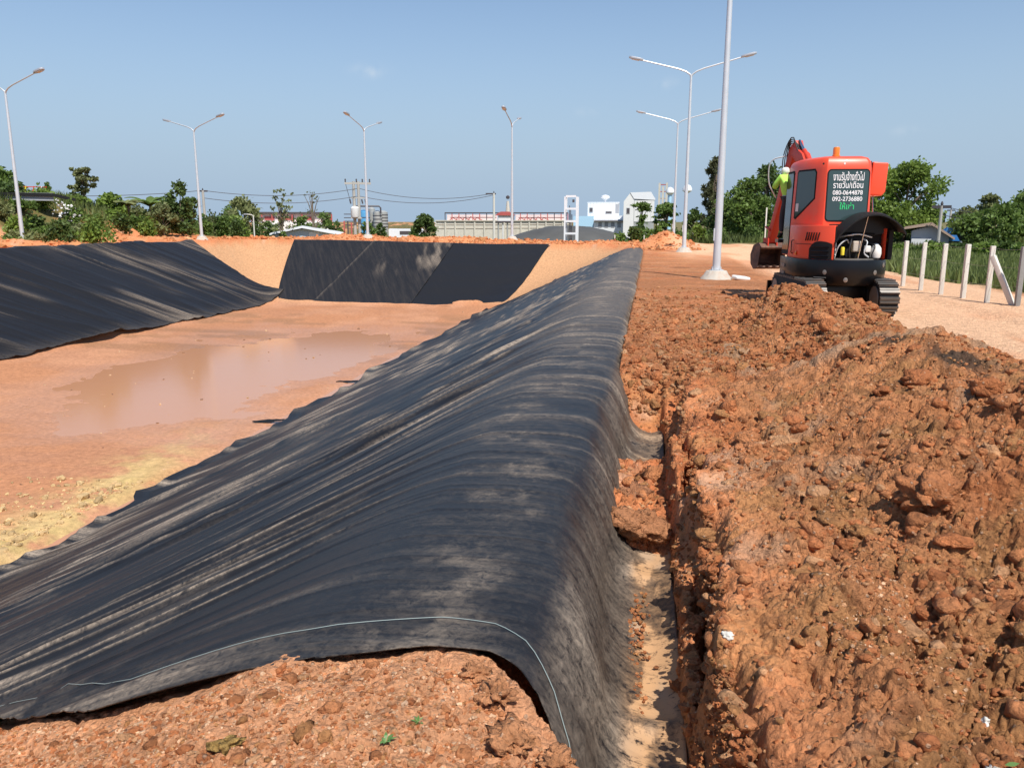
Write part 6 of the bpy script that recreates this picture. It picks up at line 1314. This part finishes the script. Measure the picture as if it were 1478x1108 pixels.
# utility poles and wires
def utility(col, D, top, label, style):
    x, y = site(col, D); H_ = zr(top, D, col); o = empty('utility_pole', (x, y, 0), label, 'utility pole', None, facing(x, y)); r = min(0.16, 0.0019 * D)
    if style == 'h':
        for s in (-0.55, 0.0): MB().tube([(s, 0, -2.6), (s, 0, H_)], [r * 1.3, r], 8).build('pole', M['wood'], o)
        MB().box((-1.6, -0.1, H_ - 0.35), (1.5, 0.1, H_ - 0.1)).build('crossarm', M['wood'], o); MB().box((-0.9, -0.1, H_ - 2.0), (0.7, 0.1, H_ - 1.85)).build('crossarm', M['wood'], o)
        for s in (-1.5, -0.2, 0.5, 1.35): MB().lathe((s, 0, H_ - 0.1), [(0.05, 0), (0.1, 0.1), (0.06, 0.2), (0.1, 0.3), (0.03, 0.42)], 8).build('insulator', M['dark_steel'], o)
        for s in (-1.05, 0.35, 0.75): MB().tube([(s, -0.1, H_ - 2.1), (s + 0.1, -0.15, H_ - 2.6)], 0.1, 6).build('fuse', M['dark_steel'], o)
        MB().tube([(-1.5, 0, H_ - 0.2), (-1.05, -0.1, H_ - 2.1)], 0.03, 5).build('dropper', M['dark_steel'], o)
        t = MB().lathe((-0.5, -0.35, 2.0), [(0.45, 0), (0.5, 0.1), (0.5, 1.1), (0.3, 1.3)], 12).build('transformer', M['wall_white'], o); MB().box((-1.0, -0.6, 1.85), (0.3, 0.3, 2.0)).build('platform', M['wood'], o)
    else:
        MB().tube([(0, 0, -2.6), (0, 0, H_)], [r * 1.1, r * 0.8], 8).build('pole', M['post'] if style == 'w' else M['wood'], o)
        MB().box((-1.0 if style == 'w' else -0.5, -0.06, H_ - 0.15), (0.25 if style == 'w' else 0.5, 0.06, H_ + 0.02)).build('crossarm', M['dark_steel'], o)
        MB().lathe((0, 0, H_), [(0.05, 0), (0.08, 0.1), (0.03, 0.25)], 8).build('insulator', M['dark_steel'], o)
    return Vector((x, y, H_))
pA = utility(519, 100, 262, 'twin utility pole with transformer beside the silos', 'h'); pB = utility(713, 100, 279, 'single white utility pole before the concrete tank', 'w')
pC = utility(296, 96, 275, 'grey utility pole just behind the second lamp post on the left', 's'); pD = utility(1357, 53, 297, 'slim grey utility pole beside the tan gabled house', 's'); pE = utility(1371, 130, 303, 'tiny distant utility pole over the blue roofs', 's')
def wire(p, q, sag, label, r=0.03):
    P = [p.lerp(q, t) - Vector((0, 0, sag * 4 * t * (1 - t))) for t in np.linspace(0, 1, 18)]; tag(MB().tube(P, r, 4).build('power_line', M['dark_steel']), label, 'power line')
lo = Vector((0, 0, 1.0)); pL = Vector((*site(-60, 92), zr(284, 92)))
wire(pA - lo * 0.8, pB, 0.9, 'upper power line from the twin pole to the single white pole'); wire(pA - lo * 1.7, pB - lo * 0.2, 0.9, 'lower power line from the twin pole to the single white pole')
wire(pC, pA - lo * 0.8, 0.7, 'upper power line left of the twin pole'); wire(pC - lo * 0.8, pA - lo * 1.7, 0.7, 'lower power line left of the twin pole'); wire(pL, pC, 0.5, 'power line running above the bushes to the left edge')
pR = Vector((*site(1540, 90), zr(318, 90)))
wire(pD, pR, 0.4, 'upper power line at the right above the blue roofs', 0.02); wire(pD - lo * 0.5, pR - lo * 0.4, 0.4, 'lower power line at the right above the blue roofs', 0.02)
# small roadside lamp left of the hall
x, y = site(366, 72); o = empty('small_lamp', (x, y, 0), 'short white lamp post with one arm left of the white hall', 'street lamp', None, facing(x, y)); hh = zr(312, 72)
MB().tube([(0, 0, -2.2), (0, 0, hh), (-0.15, 0, hh + 0.08), (-0.55, 0, hh + 0.14)], [0.07, 0.055, 0.05, 0.04], 8).build('pole', M['post'], o); MB().box((-0.75, -0.08, hh + 0.10), (-0.45, 0.08, hh + 0.18)).build('lamp_head', M['lamp'], o)
# tarpaulin mound
def tarp():
    x, y = site(835, 74); n = 80; m = 30; a, t = np.meshgrid(np.linspace(-1, 1, n), np.linspace(-1, 1, m)); w = wpx(290, 74) / 2
    z = np.clip(1 - np.abs(a + 0.1) ** 2.2, 0, 1) * np.sqrt(np.clip(1 - t ** 2, 0, 1)) * 1.28 + 0.10 * (fbm(a * 7, t * 4, 5, 4) - 0.5) - 0.05; z = z * 2.6 - 2.05
    V = np.stack([a * w, t * 4.5, z], -1).reshape(-1, 3); o = np_mesh('tarpaulin_mound', V, grid_faces(m, n), M['tarp']); o.location = (x, y, 0); o.rotation_euler = (0, 0, facing(x, y)); tag(o, 'long low mound covered with grey tarpaulin behind the white ladder tower', 'mound')
tarp()
# white ladder tower
o, w = span('ladder_tower', 814, 833, 66, 'white steel ladder tower standing on the far bank', 'tower'); H_ = zr(284, 66); b0 = -1.2
for (a, b_) in ((-w/2, 0), (w/2 - 0.12, 0), (-w/2 + 0.12, 0.9), (w/2, 0.9)): MB().box((a, b_, b0), (a + 0.13, b_ + 0.13, H_)).build('upright', M['sheet_white'], o)
for k in range(5):
    zz = b0 + 0.7 + k * (H_ - b0 - 0.75) / 4; MB().box((-w/2 + 0.13, 0.0, zz), (w/2 - 0.12, 0.1, zz + 0.16)).build('rung', M['sheet_white'], o); MB().box((-w/2 + 0.14, 0.14, zz + 0.02), (-w/2 + 0.2, 0.9, zz + 0.1)).build('side_rung', M['sheet_white'], o)
for k in range(3): MB().tube([(-0.1 + 0.1 * k, 0.4, b0), (-0.1 + 0.1 * k, 0.4, H_ * (0.8 - 0.1 * k))], 0.035, 6).build('pipe', M['dark_steel'], o)
MB().box((0.12, 0.05, H_ - 0.45), (0.3, 0.25, H_ - 0.22)).build('lamp', M['dark_steel'], o)
# white factory group
o, w = span('factory_block', 848, 893, 150, 'white box shaped factory block with a dish on its roof', 'building'); h = zr(293, 150, 870)
MB().box((-w/2, 0, -2.6), (w/2, 12, h)).build('core', M['wall_white'], o); corrugate(o, -w/2, w/2 - 0.1, 2.4, h, -0.06, 0.55, M['wall_white']); MB().box((-w/2 - 0.05, -0.15, h), (w/2 + 0.05, 12, h + 0.15)).build('parapet', M['sheet_white'], o); MB().box((w/2 - 0.7, -0.14, 3), (w/2 - 0.05, -0.02, h - 0.2)).build('grey_strip', M['grey_wall'], o)  # last box: upright grey strip near the right end of the block
windows(o, [(-w/2 + 0.4, h - 1.6, -w/2 + 0.9, h - 0.9), (w/2 - 2.4, 3.0, w/2 - 1.4, 3.3)], -0.13, M['dark_steel'])
t = MB().lathe((0.3, 3, h), [(0.15, 0), (0.2, 0.6), (0.85, 1.0), (0.8, 1.3), (0.3, 1.5), (0.02, 1.55)], 16).build('dish', M['sheet_white'], o)
o, w = span('long_shed', 828, 915, 142, 'long low white and pale blue factory shed in front of the factory block', 'building'); h = zr(312, 142, 870)
MB().box((-w/2, 0, -2.6), (-w/6, 8, h)).build('blue_wall', M['light_blue'], o); MB().box((-w/6 + 0.02, 0, -2.6), (w/2, 8, h - 0.5)).build('wall', M['sheet_white'], o); MB().prism([(-w/6, h - 0.5), (w/2, h - 0.5), (w/2 - 0.3, h + 0.1), (-w/6, h + 0.1)], 1.0, 8, 'y').build('roof', M['sheet_white'], o)
for k in range(7): MB().box((-w/6 + 0.8 + k * 1.1, -0.05, 0.5), (-w/6 + 1.4 + k * 1.1, 0.01, 1.4)).build('window', M['grey_wall'], o)
MB().box((-w/6 + 0.1, -0.6, 1.55), (w/2, 0.0, 1.7)).build('canopy', M['dark_steel'], o)
o, w = span('gabled_tower', 900, 944, 135, 'tall white gabled factory building behind the layered trees', 'building'); he = zr(288, 135, 920); hp = zr(277, 135, 920)
MB().prism([(-w/2, -2.6), (-w/2 + w * 0.33, -2.6), (-w/2 + w * 0.33, he + 0.3), (-w/2 + w * 0.2, hp - 0.15), (-w/2, he - 0.3)], 0, 6, 'y').build('gable_wall', M['wall_white'], o)
MB().prism([(-w/2 + w * 0.2, hp - 0.1), (w/2 - w * 0.14, hp), (w/2, he + 0.1), (w/2, he - 0.1), (-w/2 + w * 0.33, he + 0.1)], -0.1, 6, 'y').build('roof', M['sheet_white'], o)
MB().box((-w/2 + w * 0.33, 0.03, -2.6), (w/2 - 0.1, 5.9, he - 0.1)).build('side_wall', M['silo'], o); corrugate(o, -w/2 + w * 0.34, w/2 - 0.1, 1.5, he - 0.15, 0.0, 0.5, M['wall_white'])
windows(o, [(-w/2 + 0.55, he - 2.2, -w/2 + 0.95, he - 1.4)], 0.0, M['dark_steel'])
# brown tower, blue water tower, white mushroom tower
o, w = span('process_tower', 949, 962, 190, 'distant brown lattice process tower left of the blue water tower', 'tower'); h = zr(264, 190, 955)
for k in range(3): MB().box((-w/2 + k * w / 2.6, 0, 0), (-w/2 + k * w / 2.6 + 0.45, 0.5, h - (k % 2) * 0.8)).build('column', M['tank_conc'], o)
for k in range(6): MB().box((-w/2, 0.1, 2 + k * (h - 2.5) / 5), (w/2, 0.4, 2.2 + k * (h - 2.5) / 5)).build('deck', M['rust'] if k > 3 else M['tan_roof'], o)
def mushroom(col, D, top, r, stem, ms, label):
    x, y = site(col, D); H_ = zr(top, D, col); o = empty('water_tower', (x, y, 0), label, 'water tower'); MB().lathe((0, 0, -2.5), [(stem, 0), (stem * 0.9, H_ + 0.9)], 14).build('stem', M[ms], o)
    MB().lathe((0, 0, H_ - 1.6), [(stem * 0.9, 0), (r, 0.45), (r, 0.85), (r * 0.7, 1.35), (0.05, 1.6)], 18).build('bowl', M['sheet_white'], o)
mushroom(965.5, 170, 270, 0.85, 0.42, 'light_blue', 'white bowled water tower on a light blue stem'); mushroom(990, 150, 266, 0.85, 0.18, 'silo', 'white bowled water tower on a thin stem behind the second lamp post')
# houses at the right
o, w = span('gabled_house', 1318, 1368, 54, 'grey gabled house with a tan roof edge beyond the fence', 'house'); hp = zr(323, 54, 1343); he = zr(331, 54, 1343)
MB().prism([(-w/2 + 0.2, -2.6), (w/2 - 0.1, -2.6), (w/2 - 0.1, he - 0.45), (0.1, hp - 0.12), (-w/2 + 0.2, he - 0.08)], 0, 7, 'y').build('wall', M['grey_wall'], o)
MB().prism([(-w/2 - 0.2, he), (0.1, hp - 0.1), (w/2 + 0.2, he - 0.6), (w/2 + 0.2, he - 0.48), (0.1, hp + 0.08), (-w/2 - 0.2, he + 0.14)], -0.4, 7.4, 'y').build('roof', M['tan_roof'], o)
MB().box((-w/2 + 0.25, -0.8, 0), (-w/2 + 1.3, -0.05, zr(342, 54))).build('boundary_wall', M['wall_white'], o)
o, w = span('blue_roof_house', 1352, 1398, 58, 'low house with bright blue metal roofs right of the grey gabled house', 'house'); he = zr(339, 58, 1375); hp = zr(328, 58, 1375)
MB().box((-w/2 + 0.2, 0.2, -2.6), (w/2 - 0.2, 5, he)).build('wall', M['grey_wall'], o); MB().prism([(-w/2 + 0.4, he + 0.1), (w/2, he), (w/2 - 0.6, he + 0.2), (0.1, hp), (-0.3, hp)], 0.5, 5, 'y').build('roof', M['blue_roof'], o)
MB().prism([(-w/2, he - 0.35), (0.5, he - 0.35), (0.3, he), (-w/2 + 0.2, he)], -1.2, 0.15, 'y').build('porch_roof', M['blue_roof'], o)
for k in range(2): MB().tube([(-w/2 + 0.3 + k * 1.4, -1.0, -0.2), (-w/2 + 0.3 + k * 1.4, -1.0, he - 0.35)], 0.06, 6).build('porch_post', M['sheet_white'], o)
# stall, dark edge wall and flowering shrub on the left hill
o, w = span('garden_frame', 24, 66, 58, 'stall with a blue sheet and yellow leaning frames on the hill top', 'stall'); b0 = zr(279, 58, 45)
MB().box((-w/2, 0, b0 + 0.1), (-w/2 + 0.4, 0.6, b0 + 0.52)).build('blue_sheet', M['light_blue'], o)
for k, mt in enumerate(('yellow', 'yellow', 'red_shaded', 'sheet_white')): MB().tube([(-w/2 + 0.4 + k * 0.42, 0, b0 - 0.2), (-w/2 + 0.56 + k * 0.42, 0, b0 + 0.42)], 0.035, 6).build('leaning_frame', M[mt], o)
MB().box((-w/2 + 0.45, 0.05, b0 + 0.36), (w/2, 0.12, b0 + 0.41)).build('rail', M['red_shaded'], o)
o, w = span('black_kerb_wall', 20, 100, 56, 'black edged retaining wall along the top of the left hill', 'wall'); zA = zr(278, 56, 30); MB().box((-w/2, 0, zA - 0.45), (w * 0.2, 0.3, zA)).build('wall', M['grey_wall'], o); MB().prism([(-w/2, zA), (w * 0.2, zA - 0.02), (w/2, zA - 0.30), (w/2, zA - 0.46), (w * 0.2, zA - 0.2), (-w/2, zA - 0.16)], -0.12, 0.4, 'y').build('black_edge', M['rubber'], o)
x, y = site(105, 53); b_ = gz(x, y); o = tree('flowering_shrub', x, y, b_, zr(287, 53, 105), wpx(24, 53), 'white flowering shrub at the end of the black edged wall', cat='shrub', style='bush', lm='mid', n=500, leaf=0.2, seed=70, trunk=False)
g_ = np.random.default_rng(5); P = np.stack([g_.normal(0, 0.38, 60), g_.normal(-0.5, 0.2, 60), g_.uniform(0.9, zr(288, 53, 105) - b_, 60)], 1); V, F = leaves(P, 0.17, 0.8, g_); f = np_mesh('flowers', V, F, M['white'], o, smooth=False); f['kind'] = 'stuff'
